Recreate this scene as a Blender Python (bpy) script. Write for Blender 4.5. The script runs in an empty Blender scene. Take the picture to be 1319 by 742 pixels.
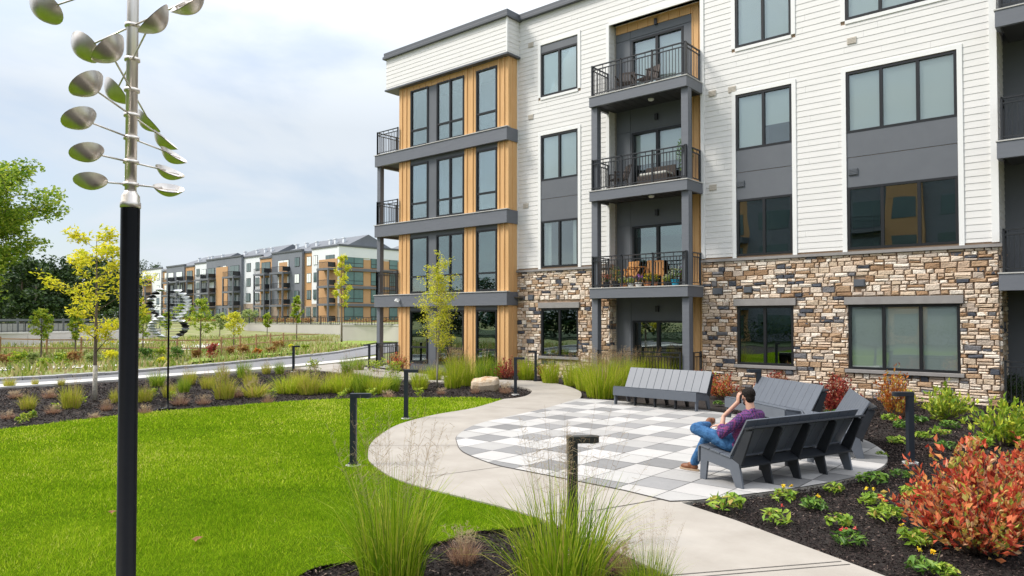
import bpy, math, random
import numpy as np
from mathutils import Vector, Matrix
R=random.Random(7); NR=np.random.default_rng(7)
S=bpy.context.scene; COL=S.collection
PI=math.pi
# ---------------------------------------------------------------- camera model (used to survey real positions from the photo)
F=922.;PT=math.radians(1.3);H=2.2;YAW=math.radians(40.25);CC,SS=math.cos(YAW),math.sin(YAW)
def ray(px,py):
    x=(px-659.5)/F;y=-(py-389.1)/F
    f=math.cos(PT)-y*math.sin(PT);u=math.sin(PT)+y*math.cos(PT)
    return (x*CC-f*SS,x*SS+f*CC,u)
def G(px,py,z=0.):
    r=ray(px,py);k=(z-H)/r[2];return (r[0]*k,r[1]*k)
def dist(x,y): return -x*SS+y*CC
# ---------------------------------------------------------------- materials
MATS={}
def newmat(name):
    m=bpy.data.materials.new(name);m.use_nodes=True;nt=m.node_tree;nt.nodes.clear()
    o=nt.nodes.new('ShaderNodeOutputMaterial');MATS[name]=m
    return m,nt,o
def N(nt,t,**k):
    n=nt.nodes.new(t)
    for a,b in k.items():
        if a.startswith('i_'):
            n.inputs[a[2:].replace('_',' ')].default_value=b
        else: setattr(n,a,b)
    return n
def ramp(nt,stops,interp='LINEAR'):
    r=nt.nodes.new('ShaderNodeValToRGB');e=r.color_ramp.elements
    r.color_ramp.interpolation=interp
    while len(e)<len(stops): e.new(.5)
    for i,(p,c) in enumerate(stops):
        e[i].position=p;e[i].color=(*c,1)
    return r
def pm(name,c1,c2=None,scale=4.,rough=.6,metal=0.,bump=0.,bscale=None,detail=5,spec=.4,stretch=None,c3=None,coat=0):
    m,nt,o=newmat(name);L=nt.links
    b=N(nt,'ShaderNodeBsdfPrincipled');L.new(b.outputs[0],o.inputs[0])
    b.inputs['Roughness'].default_value=rough;b.inputs['Metallic'].default_value=metal
    b.inputs['Specular IOR Level'].default_value=spec;b.inputs['Base Color'].default_value=(*c1,1)
    b.inputs['Coat Weight'].default_value=coat
    g=N(nt,'ShaderNodeNewGeometry');v=g.outputs['Position']
    if stretch:
        mp=N(nt,'ShaderNodeMapping');mp.inputs['Scale'].default_value=stretch;L.new(v,mp.inputs[0]);v=mp.outputs[0]
    if c2:
        n=N(nt,'ShaderNodeTexNoise');n.inputs['Scale'].default_value=scale;n.inputs['Detail'].default_value=detail;n.inputs['Roughness'].default_value=.65
        L.new(v,n.inputs['Vector'])
        st=[(.3,c1),(.7,c2)] if not c3 else [(.3,c1),(.5,c2),(.72,c3)]
        r=ramp(nt,st);L.new(n.outputs[0],r.inputs[0]);L.new(r.outputs[0],b.inputs['Base Color'])
    if bump:
        n2=N(nt,'ShaderNodeTexNoise');n2.inputs['Scale'].default_value=bscale or scale*6;n2.inputs['Detail'].default_value=6
        L.new(v,n2.inputs['Vector']);bp=N(nt,'ShaderNodeBump');bp.inputs['Strength'].default_value=bump;bp.inputs['Distance'].default_value=.02
        L.new(n2.outputs[0],bp.inputs['Height']);L.new(bp.outputs[0],b.inputs['Normal'])
    return m
def rm(name,stops,rough=.6,trans=0.,bump=0,interp='LINEAR',spec=.3,noise=0.,nscale=3.):
    """colour picked per face from the 'rnd' attribute"""
    m,nt,o=newmat(name);L=nt.links
    b=N(nt,'ShaderNodeBsdfPrincipled');b.inputs['Roughness'].default_value=rough;b.inputs['Specular IOR Level'].default_value=spec
    a=N(nt,'ShaderNodeAttribute',attribute_name='rnd');f=a.outputs['Fac']
    if noise:
        g=N(nt,'ShaderNodeNewGeometry');n=N(nt,'ShaderNodeTexNoise');n.inputs['Scale'].default_value=nscale;n.inputs['Detail'].default_value=4
        L.new(g.outputs['Position'],n.inputs['Vector'])
        ma=N(nt,'ShaderNodeMath',operation='MULTIPLY_ADD');L.new(n.outputs[0],ma.inputs[0]);ma.inputs[1].default_value=noise*2
        sb=N(nt,'ShaderNodeMath',operation='SUBTRACT');L.new(f,sb.inputs[0]);sb.inputs[1].default_value=noise
        L.new(sb.outputs[0],ma.inputs[2]);f=ma.outputs[0]
    r=ramp(nt,stops,interp);L.new(f,r.inputs[0]);L.new(r.outputs[0],b.inputs['Base Color'])
    if bump:
        g=N(nt,'ShaderNodeNewGeometry')
        n2=N(nt,'ShaderNodeTexNoise');n2.inputs['Scale'].default_value=22;n2.inputs['Detail'].default_value=6;L.new(g.outputs['Position'],n2.inputs['Vector'])
        bp=N(nt,'ShaderNodeBump');bp.inputs['Strength'].default_value=bump;bp.inputs['Distance'].default_value=.03
        L.new(n2.outputs[0],bp.inputs['Height']);L.new(bp.outputs[0],b.inputs['Normal'])
    if trans:
        t=N(nt,'ShaderNodeBsdfTranslucent');L.new(r.outputs[0],t.inputs[0])
        mx=N(nt,'ShaderNodeMixShader');mx.inputs[0].default_value=trans;L.new(b.outputs[0],mx.inputs[1]);L.new(t.outputs[0],mx.inputs[2]);L.new(mx.outputs[0],o.inputs[0])
    else: L.new(b.outputs[0],o.inputs[0])
    return m
def glassmat(name,refl,tint,rough=.0):
    m,nt,o=newmat(name);L=nt.links
    t=N(nt,'ShaderNodeBsdfTransparent');t.inputs[0].default_value=(*tint,1)
    g=N(nt,'ShaderNodeBsdfGlossy');g.inputs[0].default_value=(.9,.97,.98,1);g.inputs['Roughness'].default_value=rough
    fr=N(nt,'ShaderNodeLayerWeight');fr.inputs[0].default_value=.35
    ma=N(nt,'ShaderNodeMath',operation='MULTIPLY_ADD');L.new(fr.outputs['Fresnel'],ma.inputs[0]);ma.inputs[1].default_value=.7;ma.inputs[2].default_value=refl
    mx=N(nt,'ShaderNodeMixShader');L.new(ma.outputs[0],mx.inputs[0]);L.new(t.outputs[0],mx.inputs[1]);L.new(g.outputs[0],mx.inputs[2]);L.new(mx.outputs[0],o.inputs[0])
    # gentle waviness of real panes
    ge=N(nt,'ShaderNodeNewGeometry');n=N(nt,'ShaderNodeTexNoise');n.inputs['Scale'].default_value=.9;n.inputs['Detail'].default_value=1;L.new(ge.outputs['Position'],n.inputs['Vector'])
    bp=N(nt,'ShaderNodeBump');bp.inputs['Strength'].default_value=.06;bp.inputs['Distance'].default_value=.05;L.new(n.outputs[0],bp.inputs['Height']);L.new(bp.outputs[0],g.inputs['Normal'])
    return m
def emis(name,c,s):
    m,nt,o=newmat(name);e=N(nt,'ShaderNodeEmission');e.inputs[0].default_value=(*c,1);e.inputs[1].default_value=s;nt.links.new(e.outputs[0],o.inputs[0]);return m

pm('white_siding',(.755,.74,.715),(.70,.69,.665),scale=1.2,rough=.55,bump=.04,bscale=14,stretch=(1,1,6))
pm('white_trim',(.80,.80,.78),rough=.5)
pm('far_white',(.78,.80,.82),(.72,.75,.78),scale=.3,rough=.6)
pm('grey_panel',(.115,.125,.14),(.13,.14,.155),scale=1.5,rough=.55)
pm('grey_band',(.135,.145,.165),(.155,.165,.185),scale=2,rough=.5,bump=.05,bscale=60,stretch=(1,1,8))
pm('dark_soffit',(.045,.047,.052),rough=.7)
pm('coping',(.10,.108,.122),rough=.45)
pm('black_metal',(.018,.02,.023),rough=.4,spec=.5)
pm('window_frame',(.014,.015,.017),rough=.4)
pm('cedar',(.64,.375,.165),(.70,.43,.20),scale=1.6,spec=.15,rough=.6,bump=.05,bscale=18,stretch=(6,6,.35),c3=(.59,.335,.135))
pm('slab_edge',(.55,.54,.51),(.45,.44,.42),scale=6,rough=.8)
pm('mortar',(.46,.32,.22),(.38,.26,.18),scale=12,rough=.95)
rm('stone',[(0,(.60,.47,.34)),(.14,(.72,.60,.48)),(.27,(.56,.41,.29)),(.38,(.80,.71,.60)),(.53,(.42,.28,.17)),(.62,(.68,.54,.41)),(.76,(.50,.41,.33)),(.85,(.34,.21,.12)),(.91,(.075,.082,.10)),(.96,(.17,.165,.17))],rough=.85,bump=.9,interp='CONSTANT',noise=.02,nscale=9)
pm('lintel_stone',(.25,.235,.225),(.30,.285,.27),scale=5,rough=.8)
pm('vent_tan',(.55,.50,.43),rough=.6)
pm('vent_slate',(.10,.11,.125),rough=.6)
pm('interior',(.30,.28,.25),(.25,.235,.21),scale=.4,rough=.9)
pm('interior_floor',(.16,.12,.085),rough=.6)
pm('blind',(.80,.86,.83),(.84,.89,.87),scale=1,rough=.8)
pm('curtain',(.62,.66,.64),(.78,.80,.78),scale=9,rough=.9,stretch=(1,1,.02))
pm('sofa',(.45,.42,.38),rough=.9)
glassmat('glass',.09,(.95,.985,.975))
glassmat('glass_teal',.17,(.45,.60,.58))
pm('concrete',(.305,.275,.235),(.39,.357,.312),scale=1.3,rough=.85,bump=.06,bscale=90,detail=8)
pm('concrete_walk',(.60,.58,.545),(.53,.51,.48),scale=.7,rough=.85)
pm('joint',(.10,.09,.08),rough=.95)
rm('paver_white',[(0,(.385,.37,.35)),(.5,(.44,.425,.405)),(1,(.49,.475,.455))],rough=.85,bump=.25,noise=.3,nscale=3.5,spec=.2)
rm('paver_light',[(0,(.345,.335,.32)),(.5,(.405,.395,.375)),(1,(.45,.44,.42))],rough=.85,bump=.25,noise=.3,nscale=3.5,spec=.2)
rm('paver_grey',[(0,(.20,.197,.193)),(.5,(.24,.237,.232)),(1,(.285,.28,.275))],rough=.85,bump=.25,noise=.3,nscale=6,spec=.2)
pm('paver_bed',(.10,.095,.09),rough=.95)
pm('asphalt',(.165,.165,.17),(.20,.20,.205),scale=.8,rough=.9,bump=.1,bscale=120,detail=8)
pm('curb_stone',(.36,.35,.34),(.25,.25,.25),scale=3,rough=.85,bump=.3,bscale=25)
pm('wall_concrete',(.50,.47,.43),(.56,.53,.49),scale=.5,rough=.85,stretch=(1,1,.3),bump=.05)
pm('mulch',(.014,.011,.0095),(.036,.027,.022),scale=26,rough=.95,bump=1.,bscale=60,detail=8)
rm('mulch_chip',[(0,(.008,.006,.006)),(.5,(.026,.019,.018)),(.84,(.07,.052,.046)),(.96,(.15,.11,.092)),(1,(.32,.24,.19))],rough=.9,spec=.1)
pm('lawn_soil',(.05,.09,.004),(.09,.15,.006),scale=1.3,rough=.95,spec=0,bump=.6,bscale=80)
rm('lawn_blade',[(0,(.06,.14,.004)),(.25,(.14,.27,.006)),(.55,(.25,.39,.012)),(.82,(.43,.52,.028)),(1,(.66,.62,.16))],rough=.8,trans=.28,spec=.0)
pm('meadow_soil',(.21,.15,.10),(.17,.20,.05),scale=.45,rough=.95,bump=.5,bscale=8,c3=(.33,.27,.17),detail=10)
pm('far_lawn',(.15,.22,.03),(.24,.30,.05),scale=.5,rough=.95,bump=.6,bscale=20)
rm('meadow_blade',[(0,(.10,.18,.02)),(.4,(.28,.34,.05)),(.7,(.42,.37,.14)),(1,(.50,.40,.22))],rough=.7,trans=.3,noise=.4,nscale=.15)
pm('gravel_pale',(.62,.60,.56),(.5,.48,.44),scale=2,rough=.9)
rm('grass_lime',[(0,(.20,.30,.015)),(.4,(.38,.50,.025)),(.8,(.58,.62,.05)),(1,(.68,.56,.15))],rough=.5,trans=.45,spec=.2)
rm('grass_deep',[(0,(.12,.22,.015)),(.5,(.26,.40,.03)),(1,(.48,.52,.06))],rough=.5,trans=.4,spec=.2)
rm('grass_olive',[(0,(.24,.28,.03)),(.4,(.46,.50,.05)),(.8,(.62,.56,.10)),(1,(.58,.36,.18))],rough=.6,trans=.4,spec=.2)
rm('seed_fore',[(0,(.26,.17,.09)),(.5,(.42,.31,.18)),(1,(.62,.52,.34))],rough=.8,trans=.3,spec=.1)
rm('grass_tan',[(0,(.24,.13,.08)),(.5,(.42,.24,.16)),(1,(.55,.38,.26))],rough=.7,trans=.3)
rm('seed_plume',[(0,(.38,.26,.17)),(.5,(.56,.43,.28)),(1,(.70,.60,.42))],rough=.8,trans=.5,spec=.1)
rm('seed_brown',[(0,(.28,.17,.10)),(.5,(.46,.33,.19)),(1,(.60,.50,.30))],rough=.8,trans=.5,spec=.1)
rm('leaf_green',[(0,(.04,.10,.015)),(.5,(.10,.22,.03)),(1,(.22,.34,.05))],rough=.45,trans=.3)
rm('leaf_lime',[(0,(.13,.25,.02)),(.5,(.34,.46,.04)),(1,(.62,.62,.07))],rough=.45,trans=.35)
rm('leaf_yellow',[(0,(.36,.46,.03)),(.35,(.68,.66,.03)),(1,(.88,.78,.06))],rough=.5,trans=.45,spec=.2)
rm('leaf_locust',[(0,(.36,.44,.03)),(.5,(.64,.64,.05)),(1,(.85,.76,.10))],rough=.5,trans=.4,spec=.2)
rm('leaf_red',[(0,(.20,.03,.02)),(.18,(.50,.06,.035)),(.42,(.70,.15,.07)),(.60,(.78,.30,.12)),(.74,(.50,.44,.07)),(.84,(.80,.42,.28)),(.92,(.30,.36,.05)),(1,(.40,.46,.08))],rough=.45,trans=.35,spec=.25)
rm('grass_fore',[(0,(.09,.17,.008)),(.35,(.20,.33,.012)),(.75,(.38,.48,.03)),(1,(.58,.52,.10))],rough=.45,trans=.35,spec=.2)
rm('leaf_crimson',[(0,(.14,.018,.018)),(.5,(.38,.05,.04)),(.85,(.52,.12,.07)),(1,(.55,.30,.15))],rough=.5,trans=.35)
rm('leaf_orange',[(0,(.35,.07,.02)),(.5,(.66,.22,.04)),(1,(.6,.5,.08))],rough=.5,trans=.35)
rm('leaf_rust',[(0,(.20,.08,.03)),(.5,(.40,.20,.07)),(1,(.45,.36,.10))],rough=.6,trans=.3)
rm('leaf_forest',[(0,(.012,.03,.01)),(.5,(.035,.075,.018)),(1,(.09,.14,.03))],rough=.6,trans=.2)
rm('leaf_maple',[(0,(.08,.17,.015)),(.5,(.23,.35,.03)),(1,(.46,.52,.07))],rough=.5,trans=.45,spec=.2)
rm('leaf_pale',[(0,(.2,.28,.08)),(1,(.5,.56,.2))],rough=.6,trans=.4)
pm('bark',(.13,.095,.07),(.2,.155,.12),scale=8,rough=.9,bump=.5,stretch=(1,1,.2))
pm('bark_pale',(.42,.38,.33),(.3,.26,.22),scale=10,rough=.9,bump=.3)
pm('tree_wrap',(.62,.58,.5),(.3,.26,.22),scale=14,rough=.9,stretch=(1,1,2))
pm('stem_green',(.12,.16,.04),rough=.7)
pm('bench_grey',(.105,.118,.14),(.12,.135,.158),scale=3,rough=.45,bump=.05,bscale=90,stretch=(1,1,1))
pm('bench_shaded',(.022,.025,.03),(.03,.033,.038),scale=5,rough=.5,spec=.25)  # bench grey painted darker, shade put into rear and inner parts
pm('bollard_black',(.022,.027,.035),rough=.45,spec=.3)
pm('bollard_bronze',(.024,.026,.022),(.028,.029,.025),scale=14,rough=.4,spec=.3)
pm('steel',(.86,.80,.74),(.72,.66,.6),scale=6,rough=.36,metal=.85,stretch=(4,4,.4))
pm('steel_dark',(.30,.28,.26),rough=.35,metal=1.)
pm('pole_black',(.003,.0032,.004),(.005,.005,.006),scale=20,rough=.3,spec=.13)
pm('spinner_white',(.85,.86,.86),rough=.3,metal=.2)
pm('spinner_dark',(.05,.05,.05),rough=.4,metal=.5)
pm('boulder',(.50,.36,.22),(.60,.49,.36),scale=6,rough=.9,bump=.8,c3=(.42,.24,.11))
pm('fence_wood',(.42,.24,.12),(.34,.2,.11),scale=4,rough=.85)
pm('roof_metal',(.115,.125,.14),(.145,.155,.17),scale=.2,rough=.5)
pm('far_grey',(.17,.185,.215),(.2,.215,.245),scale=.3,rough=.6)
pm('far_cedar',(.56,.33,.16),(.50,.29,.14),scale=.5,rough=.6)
pm('far_glass',(.05,.10,.10),(.12,.17,.17),scale=.3,rough=.08,spec=.9)
pm('chair_wood',(.55,.26,.08),(.65,.32,.1),scale=5,rough=.5)
pm('wicker',(.05,.04,.035),(.09,.07,.06),scale=40,rough=.7,bump=.5)
pm('cushion',(.55,.54,.5),rough=.9)
pm('pot_terracotta',(.45,.18,.08),rough=.8)
pm('pot_blue',(.02,.30,.45),rough=.3)
pm('pot_dark',(.03,.03,.035),rough=.5)
pm('pot_white',(.75,.74,.7),rough=.5)
pm('dead_leaf',(.30,.13,.055),(.2,.09,.04),scale=20,rough=.8)
rm('petal_purple',[(0,(.35,.08,.5)),(1,(.6,.3,.75))],rough=.6,trans=.3)
rm('petal_yellow',[(0,(.85,.5,.02)),(1,(.9,.75,.05))],rough=.6,trans=.3)
rm('petal_white',[(0,(.7,.72,.6)),(1,(.85,.85,.5))],rough=.6,trans=.3)
rm('petal_red',[(0,(.7,.05,.06)),(1,(.8,.2,.15))],rough=.6,trans=.3)
pm('skin',(.50,.27,.19),(.56,.32,.23),scale=12,rough=.5)
pm('hair',(.008,.006,.005),(.02,.014,.011),scale=60,rough=.75,spec=.2,bump=.6,bscale=150)
pm('denim',(.016,.055,.14),(.04,.12,.26),scale=14,rough=.85,bump=.3,bscale=50,c3=(.065,.17,.33),spec=.2)
pm('shoe_leather',(.22,.08,.03),(.15,.055,.022),scale=16,rough=.5)
pm('sole',(.42,.30,.2),rough=.8)
pm('phone_black',(.01,.01,.012),rough=.2)
emis('lamp_glow',(1,.8,.5),6)
# plaid shirt
m,nt,o=newmat('plaid');L=nt.links
b=N(nt,'ShaderNodeBsdfPrincipled');b.inputs['Roughness'].default_value=.85;L.new(b.outputs[0],o.inputs[0])
tc=N(nt,'ShaderNodeTexCoord');nz=N(nt,'ShaderNodeTexNoise');nz.inputs['Scale'].default_value=9;L.new(tc.outputs['Object'],nz.inputs['Vector'])
ad=N(nt,'ShaderNodeVectorMath',operation='MULTIPLY_ADD');L.new(nz.outputs['Color'],ad.inputs[0]);ad.inputs[1].default_value=(.03,.03,.03);L.new(tc.outputs['Object'],ad.inputs[2])
last=None;fs=[]
for ax,w in (('Z',9),('Y',9),('X',9)):
    wv=N(nt,'ShaderNodeTexWave',bands_direction=ax);wv.inputs['Scale'].default_value=w;L.new(ad.outputs[0],wv.inputs['Vector'])
    r=ramp(nt,[(.72,(0,0,0)),(.85,(1,1,1))]);L.new(wv.outputs['Fac'],r.inputs[0]);fs.append(r)
mx=N(nt,'ShaderNodeMath',operation='MAXIMUM');L.new(fs[0].outputs[0],mx.inputs[0]);L.new(fs[1].outputs[0],mx.inputs[1])
cr=ramp(nt,[(0,(.10,.03,.16)),(1,(.022,.016,.06))]);L.new(mx.outputs[0],cr.inputs[0])
mr=N(nt,'ShaderNodeMixRGB');mr.inputs[2].default_value=(.30,.05,.14,1);mu=N(nt,'ShaderNodeMath',operation='MULTIPLY');mu.inputs[1].default_value=.5
L.new(fs[2].outputs[0],mu.inputs[0]);L.new(mu.outputs[0],mr.inputs[0]);L.new(cr.outputs[0],mr.inputs[1]);L.new(mr.outputs[0],b.inputs['Base Color'])
n2=N(nt,'ShaderNodeTexNoise');n2.inputs['Scale'].default_value=14;L.new(tc.outputs['Object'],n2.inputs['Vector'])
bp=N(nt,'ShaderNodeBump');bp.inputs['Strength'].default_value=.8;bp.inputs['Distance'].default_value=.02;L.new(n2.outputs[0],bp.inputs['Height']);L.new(bp.outputs[0],b.inputs['Normal'])

# ---------------------------------------------------------------- mesh builder
OFF={}
class MB:
    def __init__(s): s.V=[];s.F3=[];s.F4=[];s.FN=[];s.n=0
    def raw(s,v,f,r=None,mi=0):
        """v (N,3); f (M,3|4) index array"""
        v=np.asarray(v,float).reshape(-1,3);f=np.asarray(f,int)
        r=np.full(len(f),.5) if r is None else (np.full(len(f),float(r)) if np.isscalar(r) else np.asarray(r,float))
        (s.F3 if f.shape[1]==3 else s.F4).append((f+s.n,r,np.full(len(f),mi)))
        s.V.append(v);s.n+=len(v)
    def poly(s,pts,r=.5,mi=0):
        s.FN.append((list(range(s.n,s.n+len(pts))),r,mi));s.V.append(np.asarray(pts,float));s.n+=len(pts)
    def box(s,x0,x1,y0,y1,z0,z1,r=.5,mi=0):
        v=[(x,y,z) for z in (z0,z1) for y in (y0,y1) for x in (x0,x1)]
        s.raw(v,[(0,2,3,1),(4,5,7,6),(0,1,5,4),(2,6,7,3),(0,4,6,2),(1,3,7,5)],r,mi)
    def hexa(s,v8,r=.5,mi=0):
        s.raw(v8,[(0,3,2,1),(4,5,6,7),(0,1,5,4),(1,2,6,5),(2,3,7,6),(3,0,4,7)],r,mi)
    def bar(s,a,b,w,h,up=(0,0,1),r=.5,mi=0):
        a,b=Vector(a),Vector(b);d=(b-a).normalized();u=Vector(up)
        sd=d.cross(u)
        if sd.length<1e-4: sd=d.cross(Vector((1,0,0)))
        sd.normalize();u=sd.cross(d)
        q=[p+sd*(i*w/2)+u*(j*h/2) for p in (a,b) for i,j in ((-1,-1),(1,-1),(1,1),(-1,1))]
        s.hexa([tuple(x) for x in q],r,mi)
    def tube(s,pts,rad,n=8,r=.5,cap=True,mi=0):
        P=np.array([tuple(p) for p in pts],float);k=len(P)
        if np.isscalar(rad): rad=[rad]*k
        T=np.gradient(P,axis=0) if k>1 else P
        T/=np.linalg.norm(T,axis=1)[:,None]+1e-9
        ref=np.array([0,0,1.]) if abs(T[0,2])<.9 else np.array([1.,0,0])
        V=[]
        for i in range(k):
            u=np.cross(T[i],ref);u/=np.linalg.norm(u)+1e-9;w=np.cross(T[i],u);ref=-np.cross(T[i],u) if 0 else ref
            for j in range(n):
                a=2*PI*j/n;V.append(P[i]+rad[i]*(math.cos(a)*u+math.sin(a)*w))
        Fq=[(i*n+j,i*n+(j+1)%n,(i+1)*n+(j+1)%n,(i+1)*n+j) for i in range(k-1) for j in range(n)]
        b0=s.n;s.raw(V,Fq,r,mi)
        if cap:
            s.FN.append(([b0+j for j in range(n)][::-1],r,mi));s.FN.append(([b0+(k-1)*n+j for j in range(n)],r,mi))
    def lathe(s,c,prof,n=16,r=.5,mi=0):
        s.tube([(c[0],c[1],c[2]+z) for _,z in prof],[max(q,.0005) for q,_ in prof],n,r,True,mi)
    def prism(s,pts,z0,z1,r=.5,mi=0):
        n=len(pts);b0=s.n
        s.raw([(x,y,z0) for x,y in pts]+[(x,y,z1) for x,y in pts],[(i,(i+1)%n,n+(i+1)%n,n+i) for i in range(n)],r,mi)
        s.FN.append(([b0+i for i in range(n)][::-1],r,mi));s.FN.append(([b0+n+i for i in range(n)],r,mi))
    def slab(s,pts3,t,nrm,r=.5,mi=0):
        """planar outline pts3 thickened by t along nrm"""
        n=len(pts3);b0=s.n;nv=Vector(nrm).normalized()*t
        a=[tuple(p) for p in pts3];b=[tuple(Vector(p)+nv) for p in pts3]
        s.raw(a+b,[(i,(i+1)%n,n+(i+1)%n,n+i) for i in range(n)],r,mi)
        s.FN.append(([b0+i for i in range(n)][::-1],r,mi));s.FN.append(([b0+n+i for i in range(n)],r,mi))
    def ell(s,c,rad,n=12,m=8,r=.5,M=None,mi=0):
        V=[];
        for i in range(m+1):
            th=PI*i/m
            for j in range(n):
                a=2*PI*j/n;V.append((math.sin(th)*math.cos(a)*rad[0],math.sin(th)*math.sin(a)*rad[1],math.cos(th)*rad[2]))
        V=np.array(V)
        if M is not None: V=V@np.array(M).T
        s.raw(V+np.array(c),[(i*n+j,(i+1)*n+j,(i+1)*n+(j+1)%n,i*n+(j+1)%n) for i in range(m) for j in range(n)],r,mi)
    def build(s,name,mat,parent=None,smooth=False,bevel=0,seg=2):
        me=bpy.data.meshes.new(name)
        V=np.concatenate(s.V) if s.V else np.zeros((0,3))
        off=OFF.get(parent.name) if parent is not None else None
        if off is None and parent is not None and parent.parent is not None: off=OFF.get(parent.parent.name)
        if parent is not None and off is None: off=OFF.get('mesh:'+parent.name)
        if off is not None: V=V-np.array(off)
        idx=[];st=[];rn=[];mi=[];p=0
        for A in (s.F3,s.F4):
            for f,r,m_ in A:
                k=f.shape[1];idx.append(f.ravel());st.append(p+np.arange(len(f))*k);p+=f.size;rn.append(r);mi.append(m_)
        for f,r,m_ in s.FN:
            idx.append(np.array(f));st.append(np.array([p]));p+=len(f);rn.append(np.array([r]));mi.append(np.array([m_]))
        idx=np.concatenate(idx);st=np.concatenate(st);rn=np.concatenate(rn);mi=np.concatenate(mi)
        me.vertices.add(len(V));me.vertices.foreach_set('co',V.ravel().astype(np.float32))
        me.loops.add(len(idx));me.loops.foreach_set('vertex_index',idx.astype(np.int32))
        me.polygons.add(len(st));me.polygons.foreach_set('loop_start',st.astype(np.int32))
        me.update(calc_edges=True)
        me.polygons.foreach_set('material_index',mi.astype(np.int32))
        me.polygons.foreach_set('use_smooth',np.full(len(st),bool(smooth)))
        a=me.attributes.new('rnd','FLOAT','FACE');a.data.foreach_set('value',rn.astype(np.float32))
        for mm in (mat if isinstance(mat,(list,tuple)) else [mat]): me.materials.append(MATS[mm])
        me.validate()
        ob=bpy.data.objects.new(name,me);COL.objects.link(ob)
        if parent is not None: ob.parent=parent
        if bevel:
            md=ob.modifiers.new('b','BEVEL');md.width=bevel;md.segments=seg;md.limit_method='ANGLE'
        return ob
def tag(o,label=None,cat=None,group=None,kind=None):
    if label:o['label']=label
    if cat:o['category']=cat
    if group:o['group']=group
    if kind:o['kind']=kind
    return o
def thing(name,label,cat,loc=(0,0,0),rz=0,group=None,world=False):
    o=bpy.data.objects.new(name,None);COL.objects.link(o);o.location=loc;o.rotation_euler=(0,0,rz);o.empty_display_size=.2
    if world: OFF[o.name]=loc
    return tag(o,label,cat,group)
def copytree(root,loc,rz=0,label=None,scale=None):
    def cp(o,par):
        c=o.copy();COL.objects.link(c)
        if par is not None: c.parent=par
        for ch in [k for k in KIDS[o.name]]: 
            d=cp(ch,c)
        KIDS[c.name]=[]
        return c
    # children gathered fresh
    def gather(o):
        KIDS[o.name]=[x for x in o.children]
        for x in o.children: gather(x)
    if root.name not in KIDS: gather(root)
    c=cp(root,None);c.location=loc;c.rotation_euler=(0,0,rz)
    if scale: c.scale=(scale,)*3 if np.isscalar(scale) else scale
    if label:c['label']=label
    return c
KIDS={}
def shift_origin(ob,loc):
    """put the origin of a single-mesh thing at its base"""
    me=ob.data;n=len(me.vertices);co=np.empty(n*3,np.float32);me.vertices.foreach_get('co',co)
    co=co.reshape(-1,3)-np.array(loc,np.float32);me.vertices.foreach_set('co',co.ravel());me.update();ob.location=loc
    return ob
# ---------------------------------------------------------------- foliage
def unit(n):
    v=NR.normal(size=(n,3));return v/np.linalg.norm(v,axis=1)[:,None]
def leaves(mb,C,size,aspect=2.,flat=.35,rnd=None,up=.5):
    """C (N,3) leaf centres; each leaf a folded diamond of two triangles"""
    n=len(C);d=unit(n);d[:,2]*=flat;d/=np.linalg.norm(d,axis=1)[:,None]
    u=unit(n);u[:,2]=np.abs(u[:,2])+up;w=np.cross(d,u);w/=np.linalg.norm(w,axis=1)[:,None]
    nn=np.cross(w,d)
    L=size*NR.uniform(.6,1.25,n)[:,None];W=L/aspect
    a=C-d*L/2;b=C+w*W/2+nn*W*.15-d*L*.05;c=C+d*L/2-nn*L*.1;e=C-w*W/2+nn*W*.15-d*L*.05
    V=np.stack([a,b,c,e],1).reshape(-1,3);i=np.arange(n)[:,None]*4
    F=np.concatenate([i+np.array([[0,1,2]]),i+np.array([[0,2,3]])])
    r=NR.uniform(0,1,n) if rnd is None else rnd
    mb.raw(V,F,np.concatenate([r,r]))
def blades(mb,base,hgt,lean,width,segs=3,droop=.5,rr=None,az=None):
    """curved tapering blades. base (N,3)"""
    n=len(base);az=NR.uniform(0,2*PI,n) if az is None else az
    d=np.stack([np.cos(az),np.sin(az),np.zeros(n)],1);sd=np.stack([-np.sin(az),np.cos(az),np.zeros(n)],1)
    tw=NR.uniform(-1.2,1.2,n)[:,None];sd=sd*np.cos(tw)+d*np.sin(tw)
    V=[]
    for k in range(segs+1):
        t=k/segs
        out=lean*(t**1.6);z=hgt*(t-droop*(lean/np.maximum(hgt,1e-3))*t**3*.5)
        P=base+d*out[:,None]+np.array([0,0,1.])*z[:,None]
        w=(width*(1-t**1.5)*.5)[:,None]
        if k<segs: V+= [P-sd*w,P+sd*w]
        else: V+=[P]
    m=2*segs+1;V=np.stack(V,1).reshape(-1,3);i=np.arange(n)[:,None]*m
    r=NR.uniform(0,1,n) if rr is None else rr
    if segs>1:
        q=np.concatenate([i+np.array([[2*k,2*k+1,2*k+3,2*k+2]]) for k in range(segs-1)])
        n0=mb.n;mb.raw(V,q,np.tile(r,segs-1))
        mb.F3.append((i+np.array([[2*segs-2,2*segs-1,2*segs]])+n0,r,np.zeros(n,int)))
    else: mb.raw(V,i+np.array([[0,1,2]]),r)
def clump_pts(c,rad,n):
    v=unit(n)*(NR.uniform(0,1,n)**(1/2.6))[:,None]
    return np.array(c)+v*np.array(rad)
def grass_mesh(mb,h,w,n,bw=.006,tight=.28,droop=.6):
    az=NR.uniform(0,2*PI,n);r=np.sqrt(NR.uniform(0,1,n))*w*tight*.5
    base=np.stack([np.cos(az)*r,np.sin(az)*r,np.zeros(n)],1)
    hh=h*NR.uniform(.45,1.,n);ln=w*.5*NR.uniform(.15,1.,n)*(.4+.6*r/(w*tight*.5+1e-6))
    blades(mb,base,hh,ln,bw*NR.uniform(.6,1.2,n),3,droop,az=az+NR.normal(0,.5,n))
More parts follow.
